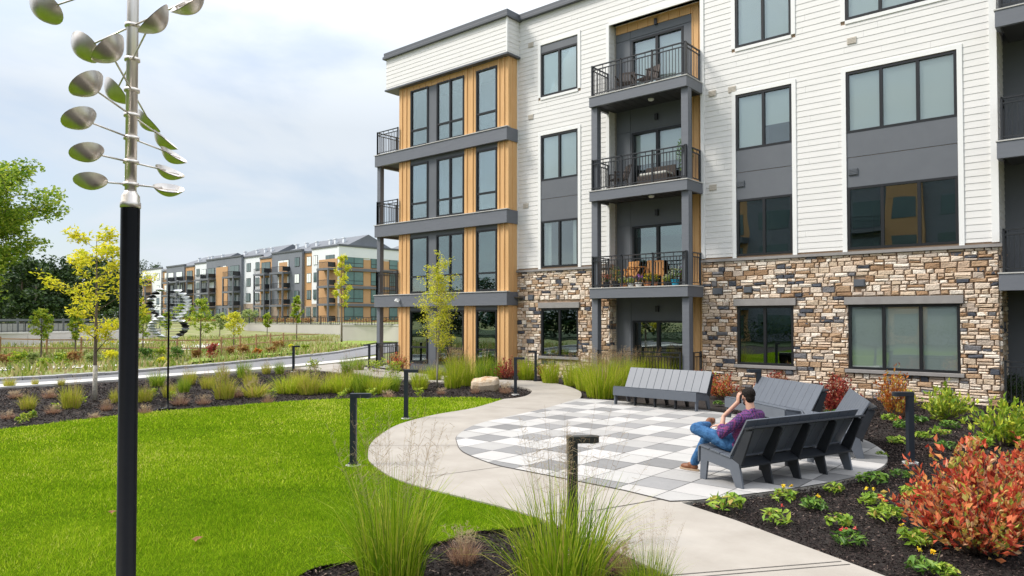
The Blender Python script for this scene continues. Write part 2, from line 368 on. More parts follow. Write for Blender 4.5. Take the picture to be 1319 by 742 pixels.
def plume_mesh(mb,h,w,n,ln=.25,k=26,thin=.0025,spread=.06):
    """airy seed heads: a fine stalk with hair-thin side sprigs"""
    for i in range(n):
        a=R.uniform(0,2*PI);rr=R.uniform(.1,1)*w*.5;hh=h*R.uniform(.75,1.05)
        b=np.array([math.cos(a)*rr*.3,math.sin(a)*rr*.3,h*.1]);t=np.array([math.cos(a)*rr,math.sin(a)*rr,hh])
        st=np.linspace(0,1,4)[:,None];P=b+(t-b)*st;P[:,2]=b[2]+(t[2]-b[2])*st[:,0]**.85
        mb.tube(P,[thin,thin*.8,thin*.6,thin*.4],3,r=R.random(),cap=False)
        s=NR.uniform(0,1,k);o=P[-1]-(P[-1]-P[-2])*(s*ln/ max(np.linalg.norm(P[-1]-P[-2]),1e-3))[:,None]
        d=unit(k);d[:,2]=np.abs(d[:,2])*.9+.2;L=spread*(.4+.9*s)*NR.uniform(.5,1.3,k)
        e=o+d*L[:,None];wd=np.cross(d,np.array([.3,.5,.1]));wd/=np.linalg.norm(wd,axis=1)[:,None];wd*=thin*.55
        V=np.stack([o-wd,o+wd,e+wd*1.8,e-wd*1.8],1).reshape(-1,3);ii=np.arange(k)[:,None]*4
        mb.raw(V,ii+np.array([[0,1,2,3]]),NR.uniform(0,1,k))
def branch_tree(h,cw,trunk_r,clear=.3,nb=14,levels=1,lean=(0,0),up=.6,seed=1,top=1.):
    """returns (trunk MB, list of tip points)"""
    rr=random.Random(seed);mb=MB();tips=[]
    pts=[(lean[0]*t*t*h+ .03*h*math.sin(5*t+seed)*t*.4,lean[1]*t*t*h,h*.96*t) for t in np.linspace(0,1,9)]
    rad=[trunk_r*(1-t)**.8*.95+.15*trunk_r*(1-t)+.003 for t in np.linspace(0,1,9)]
    mb.tube(pts,rad,9)
    def lerp(t):
        k=min(int(t*8),7);f=t*8-k;return np.array(pts[k])*(1-f)+np.array(pts[k+1])*f
    for i in range(nb):
        t=clear+(1-clear)*(i+.5)/nb*.97;a=i*2.4+rr.uniform(-.5,.5)
        u_=(t-clear)/(1-clear);prof=min(1,.55+u_*1.6)*(1-u_)**.62+.13
        L=cw*.5*prof*rr.uniform(.75,1.15);p0=lerp(t)
        d=np.array([math.cos(a),math.sin(a),up*rr.uniform(.5,1.3)]);d/=np.linalg.norm(d)
        q=[p0+d*L*s+np.array([0,0,.25*L*s*s])+np.array([rr.uniform(-.04,.04)*L for _ in range(3)])*s for s in (0,.35,.7,1)]
        r0=max(trunk_r*.38*(1-t*.7),.004);mb.tube(q,[r0,r0*.7,r0*.45,.003],5)
        tips+= [tuple(q[2]),tuple(q[3]),tuple((q[1]+q[2])/2)]
        for j in range(3*levels):
            s=rr.uniform(.3,.95);b0=p0+d*L*s+np.array([0,0,.25*L*s*s]);a2=a+rr.choice((-1,1))*rr.uniform(.5,1.2)
            d2=np.array([math.cos(a2),math.sin(a2),rr.uniform(-.1,.9)]);L2=L*rr.uniform(.25,.5)
            e=b0+d2*L2;mb.tube([b0,(b0+e)/2+np.array([0,0,.04*L2]),e],[r0*.35,r0*.22,.002],4);tips+=[tuple(e),tuple((b0+e)/2)]
    tips.append(pts[-1])
    return mb,np.array(tips)
# ================================================================ GROUND
def smooth(pts,k=5,closed=False):
    P=[np.array(p,float) for p in pts];n=len(P);out=[]
    for i in range(n if closed else n-1):
        p0=P[(i-1)%n] if closed or i>0 else P[0];p1=P[i];p2=P[(i+1)%n];p3=P[(i+2)%n] if closed or i+2<n else P[-1]
        for j in range(k):
            t=j/k;out.append(tuple(.5*((2*p1)+(-p0+p2)*t+(2*p0-5*p1+4*p2-p3)*t*t+(-p0+3*p1-3*p2+p3)*t**3)))
    if not closed: out.append(tuple(P[-1]))
    return out
def inpoly(X,Y,poly):
    P=np.array(poly);c=np.zeros(len(X),bool);j=len(P)-1
    for i in range(len(P)):
        xi,yi=P[i];xj,yj=P[j]
        k=((yi>Y)!=(yj>Y))&(X<(xj-xi)*(Y-yi)/(yj-yi+1e-12)+xi);c^=k;j=i
    return c
# photo-surveyed outlines
bed_front=smooth([(-17.2,-12),(-16.7,0),(-16.75,4.3),(-17.0,5.7),(-17.1,7.4),(-16.8,9.1),(-16.4,11.1),(-15.3,12.75),(-14.3,13.6),(-13.5,14.35),(-12.55,14.5)],4)
curve_out=smooth([(-12.55,14.5),(-11.85,12.57),(-11.68,11.12),(-11.21,9.71),(-10.46,8.59),(-9.83,7.86),(-9.2,7.3),(-8.65,6.89),(-8.01,6.58),(-7.47,6.38),(-6.9,6.28),(-6.3,6.24),(-5.75,6.22),(-5.31,6.2),(-4.78,6.12)],4)
fore_edge=smooth([G(697,672),G(690,680),G(654,685),G(612,689),G(552,706),G(500,716),G(453,727),G(400,738),(-5.1,3.1),(-4.7,2.2),(-4.0,1.2),(-3.2,-1),(-3,-5),(-3,-12)],4)
LAWN=bed_front+curve_out[1:]+fore_edge
tongue=smooth([(-12.55,14.5),(-12.46,14.95),(-12.68,15.67),(-13.39,16.73),(-14.3,17.35),(-15.2,17.3),(-16.6,17.05),(-19.5,16.9),(-24.3,17.4),(-27.2,17.6)],4)
walk_far=smooth([(-28.4,20.6),(-22.4,19.3),(-17.7,18.75),(-15.4,19.3),(-13.94,18.9),(-12.33,17.63),(-11.53,16.64),(-11.03,15.83)],4)
patio_back=smooth([(-11.03,15.83),(-9.81,15.97),(-8.22,15.84),(-6.89,15.51),(-5.51,15.08),(-4.41,14.5),(-3.51,13.75),(-3.0,12.9),(-2.72,12.1),(-2.63,11.3),(-2.75,10.4),(-3.02,9.55),(-3.4,8.7),(-3.92,7.69)],4)
path_r=[(-3.92,7.69),(-3.14,7.4),(-2.44,7.06),(-1.65,6.68),(0.5,5.6),(3,4.2),(8,1.2)]
path_l=[(8,-.9),(3.2,2.1),(-.2,4.1),(-1.6,4.85),(-3.02,5.5),(-3.97,5.85),(-4.78,6.12)]
PATH=tongue[::-1][:0]+walk_far+patio_back[1:]+path_r[1:]+path_l+curve_out[::-1][1:-1]+tongue
gs=MB()
# big terrain sheet: flat around the court, rising behind the retaining walls, to the horizon
def hgt(x,y):
    d=dist(x,y);l=x*CC+y*SS
    a=np.clip((d-66)/70,0,1);a=a*a*(3-2*a)
    far=np.clip((d-160)/400,0,1)
    return -.06+1.55*a*np.clip((-l-0)/14,0,1)+3*far
def sheet(mb,xs,ys,fz):
    X,Y=np.meshgrid(xs,ys);Z=fz(X,Y);nx,ny=len(xs),len(ys)
    i=(np.arange(ny-1)[:,None]*nx+np.arange(nx-1)[None,:]).ravel()
    mb.raw(np.stack([X,Y,Z],-1).reshape(-1,3),np.stack([i,i+1,i+1+nx,i+nx],1))
xs=np.concatenate([np.linspace(-1500,-320,8),np.linspace(-300,-130,24),np.linspace(-127,60,90),np.linspace(100,1200,8)])
ys=np.concatenate([np.linspace(-1000,-100,8),np.linspace(-90,140,110),np.linspace(160,400,16),np.linspace(500,1500,6)])
sheet(gs,xs,ys,hgt)
tag(gs.build('ground','meadow_soil'),kind='structure')
# mulch sheet (bumpy) round the court
mu=MB()
xs=np.arange(-27.2,9,.22);ys=np.arange(-12,21.6,.22)
sheet(mu,xs,ys,lambda X,Y:-.02+.03*np.sin(X*2.3+1.3*np.sin(Y*1.9))*np.sin(Y*2.9+np.cos(X*1.1))*.4+.012*np.sin(X*9.1)*np.sin(Y*8.3)+.012)
tag(mu.build('mulch_ground','mulch',smooth=True),kind='structure')
lw=MB();lw.poly([(x,y,.032) for x,y in LAWN]);tag(lw.build('lawn_ground','lawn_soil'),kind='structure')
pa=MB();pa.prism(PATH,-.08,.05);tag(pa.build('path','concrete'),kind='structure')
# joints tooled in the path
jt=MB()
def strip(mb,a,b,w=.012,z=.054):
    a=np.array(a);b=np.array(b);d=(b-a)/np.linalg.norm(b-a);n=np.array([-d[1],d[0]])*w/2
    mb.poly([(*(a-n),z),(*(b-n),z),(*(b+n),z),(*(a+n),z)])
PATIO=smooth([(-11.03,15.83),(-10.8,14.9),(-10.42,13.5),(-10.18,11.9),(-9.92,10.6),(-9.3,9.45),(-8.75,8.87),(-8.05,8.3),(-7.2,7.95),(-6.82,7.86)],4)+[(-6.0,7.82),(-4.74,7.76),(-4.04,7.64)]+patio_back[::-1][1:-1]
strip(jt,(-11.9,9.0) if 0 else G(476,578),G(589,577.5));strip(jt,G(550,619),G(652,605));strip(jt,G(770,663),G(861,647),.02);strip(jt,G(700,668),G(770,663),.012)
strip(jt,(-12.3,16.0+.0),(-10.95,16.25)) if 0 else None
for a,b in (((-2.9,5.45),(-1.9,6.75)),((-2.82,5.42),(-1.82,6.72)),((-.9,4.5),(0.1,5.75)),((-13.6,17.0),(-12.75,18.0)),((-16,17.3),(-16,18.9)),((-18.5,17.1),(-18.4,18.8)),((-11.7,13.0),(-10.5,13.3)),((1.2,3.4),(2.2,4.6))): strip(jt,a,b)
for a,b in zip(PATIO[:-1],PATIO[1:]):
    if a[0]<-3.9 and not (a[1]>15.75): strip(jt,a,b,.022)
tag(jt.build('path_joint','joint'),kind='structure')
pb=MB();pb.poly([(x,y,.0565) for x,y in PATIO[::-1]]);tag(pb.build('patio_ground','paver_bed'),kind='structure')
# patio pavers: 24-inch squares in a three-tone diagonal order, clipped to the outline
def clip(subj,x0,x1,y0,y1):
    for ax,lim,sg in ((0,x0,1),(0,x1,-1),(1,y0,1),(1,y1,-1)):
        out=[]
        for i in range(len(subj)):
            p,q=subj[i-1],subj[i];a=(p[ax]-lim)*sg>=0;b=(q[ax]-lim)*sg>=0
            if a!=b:
                t=(lim-p[ax])/(q[ax]-p[ax]);out.append((p[0]+t*(q[0]-p[0]),p[1]+t*(q[1]-p[1])))
            if b: out.append(q)
        subj=out
        if not subj: return []
    return subj
pv=MB();ux,uy=.580,.590
for k in range(-14,8):
    for m_ in range(-3,16):
        x0=-4.86+ux*k;y0=8.08+uy*m_
        q=clip(PATIO,x0+.006,x0+ux-.006,y0+.006,y0+uy-.006)
        if len(q)<3: continue
        c=(k-m_)%3
        tx_,ty_,tz_=R.gauss(0,.0012),R.gauss(0,.0012),R.uniform(-.0007,.0012);pv.poly([(x,y,.0615+tz_+tx_*(x-x0-.3)+ty_*(y-y0-.3)) for x,y in q],R.random(),{0:2,1:0,2:1}[c])
ob=pv.build('patio_paving',['paver_white','paver_light','paver_grey']);tag(ob,kind='structure')
# ---- road, kerb and pavement on the left
side_n=[(-27.3,-14),(-26.9,0),(-26.75,6.8),(-26.9,10),(-27.2,13),(-27.7,16),(-28.3,18.5),(-29.2,21.3),(-31,25)]
side_f=[(-32.6,27),(-30.6,22.2),(-29.6,19.4),(-28.8,16.4),(-28.25,13),(-27.95,10),(-27.8,6.8),(-27.95,0),(-28.35,-14)]
sw=MB();sw.prism(smooth(side_n,3)+smooth(side_f,3),-.06,.05);tag(sw.build('pavement','concrete_walk'),kind='structure')
curb=[(-33.2,-16),(-32.4,-4),G(7,490),G(155,481.2),G(180,479),G(243,473.5),G(290,469.5),G(335,465),G(431,455.3),G(485,445.5),(-47.5,40),(-53,52),(-60,66),(-70,84)]
curb=smooth(curb,4)
rd=MB();near=[(-28.3,-16),(-27.9,0),(-27.7,7),(-28.1,13),(-28.8,16.6),(-29.8,20),(-32.6,24.5),(-36,30),(-41,39),(-47,50),(-54,64),(-64,82)]
rd.poly([(x,y,-.02+.001) for x,y in smooth(near,3)]+[(x,y,-.019) for x,y in curb[::-1]])
tag(rd.build('road','asphalt'),kind='structure')
kb=MB();acc=0
for a,b in zip(curb[:-1],curb[1:]):
    a=np.array(a);b=np.array(b);L=np.linalg.norm(b-a);d=(b-a)/L;n=np.array([-d[1],d[0]])*.28;m_=max(1,int(L/.5))
    for j in range(m_):
        p=a+d*L*j/m_;q=a+d*(L*(j+1)/m_-.03);z=.10+R.uniform(-.01,.015);z2=z+R.uniform(-.01,.01)
        kb.hexa([(*p,-.1),(*q,-.1),(*(q+n),-.1),(*(p+n),-.1),(*p,z-.02),(*q,z2-.02),(*(q+n),z2),(*(p+n),z)],R.random())
tag(kb.build('kerb','curb_stone'),kind='structure')
# green verge rising to the retaining wall, pale gravel tracks in the meadow
vg=MB();inner=[(x-.3*0,y) for x,y in curb]
vp=[G(240,468),G(335,459),G(431,450),G(485,441.5),(-50,45),(-60,66),(-66,62),(-58,48),G(470,437),G(440,440),G(400,447),G(340,455),G(250,462)]
vg.poly([(x,y,.03) for x,y in vp]);tag(vg.build('verge_ground','far_lawn'),kind='structure')
gp=MB()
gp.poly([(x,y,-.02) for x,y in [G(0,476.5),G(60,474.5),G(130,472),G(150,470.5),G(150,468.5),G(60,471),G(0,473)]])
gp.poly([(x,y,.0) for x,y in [G(0,446),G(150,443.5),G(330,437),G(330,432),G(150,433),G(0,433)]])
gp.poly([(x,y,.02) for x,y in [G(233,451),G(285,448.5),G(290,443),G(235,442)]])
tag(gp.build('gravel_path','gravel_pale'),kind='structure')

# ---- retaining walls
def wallrun(name,pts,label,top=1.45,th=.35):
    t=thing(name,label,'retaining wall',(*pts[0],0),world=True)
    w=MB();c=MB()
    for a,b in zip(pts[:-1],pts[1:]):
        w.bar((*a,top/2-.2),(*b,top/2-.2),th,top+.4);c.bar((*a,top+.06),(*b,top+.06),th+.1,.12)
    w.build('wall_face','wall_concrete',t);c.build('wall_cap','concrete_walk',t);return t
wallrun('retaining_wall',[G(520,440.5),G(490,439.5),G(440,438.8),(-62,52),(-72,52),(-82,51),(-92,50.5)],'long pale concrete retaining wall below the far apartment building',1.5)
wallrun('retaining_wall',[(-66,12.5),(-68,19),(-72,26),(-78,34)],'low pale concrete retaining wall at the meadow edge by the woods',.95)

# ================================================================ MAIN BUILDING
MY=21.4
B=thing('apartment_building','white and cedar four storey apartment building with stone base and central balconies','building',(-12,21.4,0),world=True)
def lap(mb,x0,x1,z0,z1,Y,holes,exp=.176,th=.010,face='y',dirn=-1):
    """horizontal lap boards as real wedges; holes=(x0,x1,z0,z1). face y: wall plane Y with normal -y"""
    zs=np.arange(math.floor(z0/exp)*exp,z1,exp)
    for zb in zs:
        a,b=max(zb,z0),min(zb+exp,z1)
        if b-a<.01: continue
        cuts=sorted({a,b}|{h for q in holes for h in (q[2],q[3]) if a<h<b})
        for c,d in zip(cuts[:-1],cuts[1:]):
            iv=[(x0,x1)];mid=(c+d)/2
            for q in holes:
                if q[2]<=mid<=q[3]:
                    iv=[w for (u,v) in iv for w in ((u,min(v,q[0])),(max(u,q[1]),v)) if w[1]-w[0]>.01]
            R.seed(int(zb*1000)%9973);jn=x0+R.uniform(.4,3.4);js=[]
            while jn<x1: js.append(jn);jn+=3.66
            iv=[w for (u,v) in iv for w in (lambda c_:[(c_[k]+(.0015 if k else 0),c_[k+1]-(.0015 if k<len(c_)-2 else 0)) for k in range(len(c_)-1)])([u]+[j for j in js if u+.05<j<v-.05]+[v])]
            for u,v in iv:
                f=lambda z:th*(1-(z-zb)/exp)+.004
                t0,t1=f(c),f(d);r=R.random()
                if face=='y': P=[(u,Y-t0,c),(v,Y-t0,c),(v,Y+.02,c),(u,Y+.02,c),(u,Y-t1,d),(v,Y-t1,d),(v,Y+.02,d),(u,Y+.02,d)]
                else: P=[(Y+dirn*t0,u,c),(Y+dirn*t0,v,c),(Y-dirn*.02,v,c),(Y-dirn*.02,u,c),(Y+dirn*t1,u,d),(Y+dirn*t1,v,d),(Y-dirn*.02,v,d),(Y-dirn*.02,u,d)]
                mb.hexa(P,r)
def stones(mb,x0,x1,z0,z1,Y,holes,face='y',dirn=1):
    z=z0
    while z<z1-.02:
        h=min(R.choice((.085,.10,.12,.14,.17)),z1-z)
        if z1-z-h<.04:h=z1-z
        x=x0-R.uniform(0,.2)
        while x<x1:
            w=R.uniform(.13,.42)
            a,b=max(x,x0),min(x+w,x1);x+=w
            if b-a<.03: continue
            hh=h
            rows=[(z,hh)]
            if h>.13 and R.random()<.45: rows=[(z,h*.48),(z+h*.48,h*.52)]
            for zz,h2 in rows:
                iv=[(a,b)]
                for q in holes:
                    if zz+h2>q[2]+.01 and zz<q[3]-.01:
                        iv=[ww for (u,v) in iv for ww in ((u,min(v,q[0])),(max(u,q[1]),v)) if ww[1]-ww[0]>.03]
                for u,v in iv:
                    p=R.uniform(.028,.05);g=.006;i=min(.018,(v-u)/4,h2/4);r=R.random()
                    j=lambda s:R.uniform(-s,s);k_=min(.02,(v-u)*.09);m_=min(.016,h2*.12)
                    o=[(u+g+abs(j(k_)),zz+g+j(m_)),(v-g-abs(j(k_)),zz+g+j(m_)),(v-g-abs(j(k_)),zz+h2-g+j(m_)),(u+g+abs(j(k_)),zz+h2-g+j(m_))]
                    n_=[(o[0][0]+i,o[0][1]+i),(o[1][0]-i,o[1][1]+i),(o[2][0]-i,o[2][1]-i),(o[3][0]+i,o[3][1]-i)]
                    pp=[p+j(.012) for _ in range(4)]
                    if face=='y':
                        V=[(a_,Y+.005,c_) for a_,c_ in o]+[(a_,Y-p*.6,c_) for a_,c_ in o]+[(a_,Y-q_,c_) for (a_,c_),q_ in zip(n_,pp)]
                    else:
                        V=[(Y-dirn*.005,a_,c_) for a_,c_ in o]+[(Y+dirn*p*.6,a_,c_) for a_,c_ in o]+[(Y+dirn*q_,a_,c_) for (a_,c_),q_ in zip(n_,pp)]
                    Fq=[(k,(k+1)%4,4+(k+1)%4,4+k) for k in range(4)]+[(4+k,4+(k+1)%4,8+(k+1)%4,8+k) for k in range(4)]+[(8,9,10,11)]
                    mb.raw(V,Fq,r)
        z+=h
def window(root,x0,x1,z0,z1,Y,n=2,transom=None,blind=None,glass='glass',deep=.10,label=None,fr=.065,cuts=None):
    f=MB();y0,y1=Y-.015,Y+deep
    f.box(x0,x0+fr,y0,y1,z0,z1);f.box(x1-fr,x1,y0,y1,z0,z1);f.box(x0+fr,x1-fr,y0,y1,z0,z0+fr);f.box(x0+fr,x1-fr,y0,y1,z1-fr,z1)
    cs=cuts or [x0+(x1-x0)*k/n for k in range(1,n)]
    for c in cs: f.box(c-.04,c+.04,y0+.004,y1-.004,z0+fr,z1-fr)
    if transom: f.box(x0+fr,x1-fr,y0+.007,y1-.007,transom-.035,transom+.035)
    w=f.build('window','window_frame',root,bevel=0)
    if label:w['label']=label
    g=MB();g.box(x0+.02,x1-.02,Y+.035,Y+.045,z0+.02,z1-.02);g.build('pane',glass,w)
    if blind:
        kind,zz=blind;b=MB()
        if kind=='full': b.box(x0+.05,x1-.05,Y+.075,Y+.085,zz,z1-.04);b.build('blind','blind',w)
        elif kind=='split':
            e=[x0]+cs+[x1]
            for k in range(len(e)-1): b.box(e[k]+.05,e[k+1]-.05,Y+.075,Y+.085,zz[k],z1-.04)
            b.build('blind','blind',w)
        else:
            for s,(u,v) in enumerate(zz):
                k=int((v-u)/.08)+1;P=[(u+(v-u)*i/k,Y+.16+.03*(i%2)) for i in range(k+1)]
                for p,q in zip(P[:-1],P[1:]): b.poly([(p[0],p[1],z0+.03),(q[0],q[1],z0+.03),(q[0],q[1],z1-.04),(p[0],p[1],z1-.04)])
            b.build('curtain','curtain',w)
    return w
XA,XB,XC,XD=-17.84,-13.6,-10.15,-2.24
TOP=13.78
W1=(-16.66,-14.96);W2=(-8.98,-7.28);W3=(-5.76,-3.09)
ZS=[(.79,2.57),(4.12,5.87),(7.40,9.12),(10.62,12.30)]
holes=[(a-.02,b+.02,4.06,9.14) for a,b in (W1,W2,W3)]+[(a-.02,b+.02,10.6,12.32+ (.28 if a<-15 else 0)) for a,b in (W1,W2,W3)]
tr=[(a-.13,b+.13,4.06,9.26) for a,b in (W1,W2,W3)]+[(a-.13,b+.13,10.5,12.42+(.28 if a<-15 else 0)) for a,b in (W1,W2,W3)]
sd=MB()
lap(sd,XA,XB-.12,4.12,TOP,MY,tr);lap(sd,XB-.12,XC+.12,12.62,TOP,MY,[]);lap(sd,XC+.12,XD-.14,4.12,TOP,MY,tr)
sd.build('siding','white_siding',B)
# structural wall behind the cladding, with real openings
bw=MB()
def wallbox(mb,x0,x1,z0,z1,ya,yb,holes):
    xs=sorted({x0,x1}|{v for h in holes for v in h[:2] if x0<v<x1});zs=sorted({z0,z1}|{v for h in holes for v in h[2:] if z0<v<z1})
    for a,b in zip(xs[:-1],xs[1:]):
        for c,d in zip(zs[:-1],zs[1:]):
            mx_,mz_=(a+b)/2,(c+d)/2
            if not any(h[0]<mx_<h[1] and h[2]<mz_<h[3] for h in holes): mb.box(a,b,ya,yb,c,d)
allh=[(a,b,z0,z1) for a,b in (W1,W2,W3) for z0,z1 in ZS]
wallbox(bw,XA,XB,-.1,TOP,MY+.021,MY+.3,allh+[]);wallbox(bw,XC,XD,-.1,TOP,MY+.021,MY+.3,allh);wallbox(bw,XB,XC,12.6,TOP,MY+.021,MY+.3,[])
bw.build('wall','mortar',B)
tm=MB()
for a,b in (W1,W2,W3):
    ex=.28 if a<-15 else 0
    for z0,z1 in ((4.06,9.14),(10.6,12.32+ex)):
        tm.box(a-.13,a-.01,MY-.035,MY+.02,z0,z1+.12);tm.box(b+.01,b+.13,MY-.035,MY+.02,z0,z1+.12);tm.box(a-.01,b+.01,MY-.035,MY+.02,z1,z1+.12)
        if z0>5: tm.box(a-.01,b+.01,MY-.035,MY+.02,z0-.10,z0)
tm.box(XB-.12,XB,MY-.04,MY+.02,4.1,12.62);tm.box(XB,XC,MY-.04,MY+.015,12.55,12.70);tm.box(XC,XC+.12,MY-.04,MY+.02,4.1,12.7)
tm.box(XD-.14,XD+.02,MY-.04,MY+.02,4.1,TOP);tm.box(XA-.01,XA+.05,MY-.04,MY+.02,4.1,TOP)
tm.build('trim','white_trim',B)
for a,b in (W1,W2,W3):
    for c,d,e in ((5.87,6.70,.002),(6.715,7.40,.008)):
        g_=MB();g_.box(a,b,MY-e,MY+.06,c,d);g_.build('spandrel_panel','grey_panel',B)
g_=MB();g_.box(W1[0],W1[1],MY-.005,MY+.06,12.30,12.58);g_.build('spandrel_panel','grey_panel',B)
# stone base
gh=[(a,b,.79,2.57) for a,b in (W1,W2,W3)];lh=[(a-.1,b+.1,.68,.79) for a,b in (W1,W2,W3)]+[(a-.1,b+.1,2.57,2.80) for a,b in (W1,W2,W3)]
st=MB()
vents=[(-8.1,-7.9)]
slv=[(-9.75,-9.45,2.95,3.15),(-8.75,-8.5,2.98,3.16),(-5.6,-5.32,3.08,3.28),(-17.25,-17.0,2.9,3.1),(-7.5,-7.3,.55,.72)]
stones(st,XA,XB,.0,3.98,MY,gh+lh+slv);stones(st,XC,XD,.0,3.98,MY,gh+lh+slv)
stones(st,MY,MY+.36,0,3.98,XB,[],'x',1);stones(st,MY,MY+1.3,0,3.98,XD,[],'x',1)
st.build('stone_veneer','stone',B)
sl=MB();sl.box(XA,XB+.04,MY-.09,MY+.02,3.98,4.06);sl.box(XC,XD+.08,MY-.09,MY+.02,3.98,4.06);sl.build('stone_ledge','lintel_stone',B)
for a,b in (W1,W2,W3):
    q=MB();q.box(a-.09,b+.09,MY-.10,MY+.03,2.58,2.79);q.build('lintel','lintel_stone',B,bevel=.008)
    q=MB();q.box(a-.09,b+.09,MY-.11,MY+.03,.69,.785);q.build('sill','lintel_stone',B,bevel=.008)
for a,b,c,d in slv:
    q=MB();q.box(a,b,MY-.075,MY,c,d);q.box(a+.02,b-.02,MY-.085,MY-.075,c+.02,d-.02);q.build('vent','vent_slate',B)
for x,z in ((-17.15,9.95),(-17.4,6.55),(-9.75,9.35),(-9.1,9.35),(-9.75,6.35),(-5.6,10.0),(-17.15,12.75),(-5.6,6.3),(-8.85,6.35),(-17.1,3.2) if 0 else (-9.75,12.7)):
    q=MB();q.box(x-.12,x+.12,MY-.035,MY,z-.09,z+.09)
    for k in range(4): q.box(x-.10,x+.10,MY-.042,MY-.035,z-.075+k*.04,z-.055+k*.04)
    q.build('vent','vent_tan' if not (5.87<z<7.4 and (-5.77<x<-3 or -9<x<-7.2)) else 'vent_slate',B)
# windows
bl={(0,3):('full',10.65),(0,2):('full',7.45),(1,3):('full',10.7),(1,2):('split',(7.45,8.05)),(2,3):('full',10.6),(2,2):('full',7.4),(2,0):('curt',[(-5.72,-4.92)]),(0,1):('curt',[(-16.6,-16.3),(-15.3,-15.0)])}
for wi,(a,b) in enumerate((W1,W2,W3)):
    for zi,(c,d) in enumerate(ZS):
        bb=bl.get((wi,zi));g='glass'
        if zi==0 and wi==2: bb=('full',.84)
        window(B,a,b,c,d,MY,3 if wi==2 else 2,blind=bb,glass='glass' if bb else 'glass_teal')
# coping and roof
cp=MB()
cp.box(XA+.02,2,MY-.16,MY+.4,TOP,TOP+.12);cp.box(XA+.04,2,MY-.12,MY+.35,TOP+.12,TOP+.27)
cp.build('coping','coping',B,bevel=.01)
rf=MB();rf.box(-24.6,3,MY+.35,34,TOP-.1,TOP);rf.build('roof','coping',B)
# ---- central recess back wall
BY=21.78
bk=MB()
doors=[(-12.92,-10.94,z,z+2.12) for z in (-.0,3.28,6.56,9.84)]
dh=[(a,b,c+.02,d) for a,b,c,d in doors]
wallbox(bk,XB,-10.62,-.1,12.6,BY,BY+.2,dh);bk.build('recess_wall','grey_panel',B)
pl=MB()
for z in (0,3.28,6.56,9.84):
    pl.box(XB+.01,-12.98,BY-.018,BY,z+.02,z+2.16);pl.box(XB+.01,-12.98,BY-.018,BY,z+2.18,z+ (3.0 if z<9 else 2.45));pl.box(-12.96,-10.64,BY-.018,BY,z+2.2,z+(3.0 if z<9 else 2.45))
    pl.box(-10.92,-10.64,BY-.018,BY,z+.02,z+2.18)
pl.build('cladding_panel','grey_panel',B)
cd=MB()
cd.box(-10.62,XC+.02,BY-.03,BY+.2,0,12.6)
for x in (-10.6,-10.4,-10.2): cd.box(x-.02,x+.02,BY-.05,BY-.03,0,12.6)
cd.box(XB,-10.62,BY-.035,BY-.002,12.30,12.6)
for k in range(8): cd.box(XB+.1+k*.4,XB+.14+k*.4,BY-.055,BY-.035,12.3,12.6)
cd.build('cedar_panel','cedar',B)
rr_=MB();lap(rr_,MY+.02,BY,4.1,12.6,XB,[],face='x',dirn=1);rr_.build('return_siding','white_siding',B)
rc=MB();rc.box(XB-.1,XB-.02,MY,BY+.2,-.1,12.6);rc.box(XC,XC+.1,MY+.03,BY+.2,-.1,12.6);rc.box(XB,XC,MY+.03,BY+.2,12.6,12.7);rc.build('recess_side','white_trim',B)
for i,(a,b,c,d) in enumerate(doors):
    f=MB();fr=.07
    f.box(a,a+fr,BY-.03,BY+.12,c+.02,d);f.box(b-fr,b,BY-.03,BY+.12,c+.02,d);f.box(a+fr,b-fr,BY-.03,BY+.12,d-fr,d);f.box(a+fr,b-fr,BY-.03,BY+.12,c+.02,c+.09)
    mid=(a+b)/2;f.box(mid-.05,mid+.05,BY-.02,BY+.1,c+.09,d-fr)
    w=f.build('balcony_door','window_frame',B)
    g=MB();g.box(a+.03,b-.03,BY+.045,BY+.055,c+.05,d-.03);g.build('pane','glass' if i>1 else 'glass_teal',w)
    if i>0:
        q=MB();q.box(a+.08,b-.08,BY+.16,BY+.17,(c+.1 if i==3 else c+(1.0 if i==2 else 1.75)),d-.08);q.build('blind','blind',w)
    q=MB();q.box(mid-.05,mid+.05,BY-.11,BY-.02,d+.3,d+.5);q.build('wall_light','black_metal',B)
# ---- balconies (slab, edge cap, posts, railing)
def railing(parent,segs,z0,z1=None,post=True,name='railing'):
    z1=z1 or z0+1.04;q=MB()
    for (a,b) in segs:
        a=np.array(a,float);b=np.array(b,float);L=np.linalg.norm(b-a)
        P=lambda t,z:(*(a+(b-a)*t),z)
        q.bar(P(0,z1),P(1,z1),.05,.035);q.bar(P(0,z1-.13),P(1,z1-.13),.035,.03);q.bar(P(0,z0+.09),P(1,z0+.09),.035,.03)
        n=max(2,int(round(L/.108)))
        for k in range(1,n): q.bar(P(k/n,z0+.09),P(k/n,z1-.13),.017,.017,up=(0,1,0))
        for k in range(1,n,3): q.bar(P(k/n,z1-.13),P(k/n,z1),.017,.017,up=(0,1,0))
        m_=max(1,int(round(L/1.25)))
        for k in range(m_+1): q.bar(P(k/m_,z0),P(k/m_,z1+.03),.05,.05,up=(0,1,0))
    return q.build(name,'black_metal',parent)
BX0,BX1,BF=-13.70,-10.08,20.26
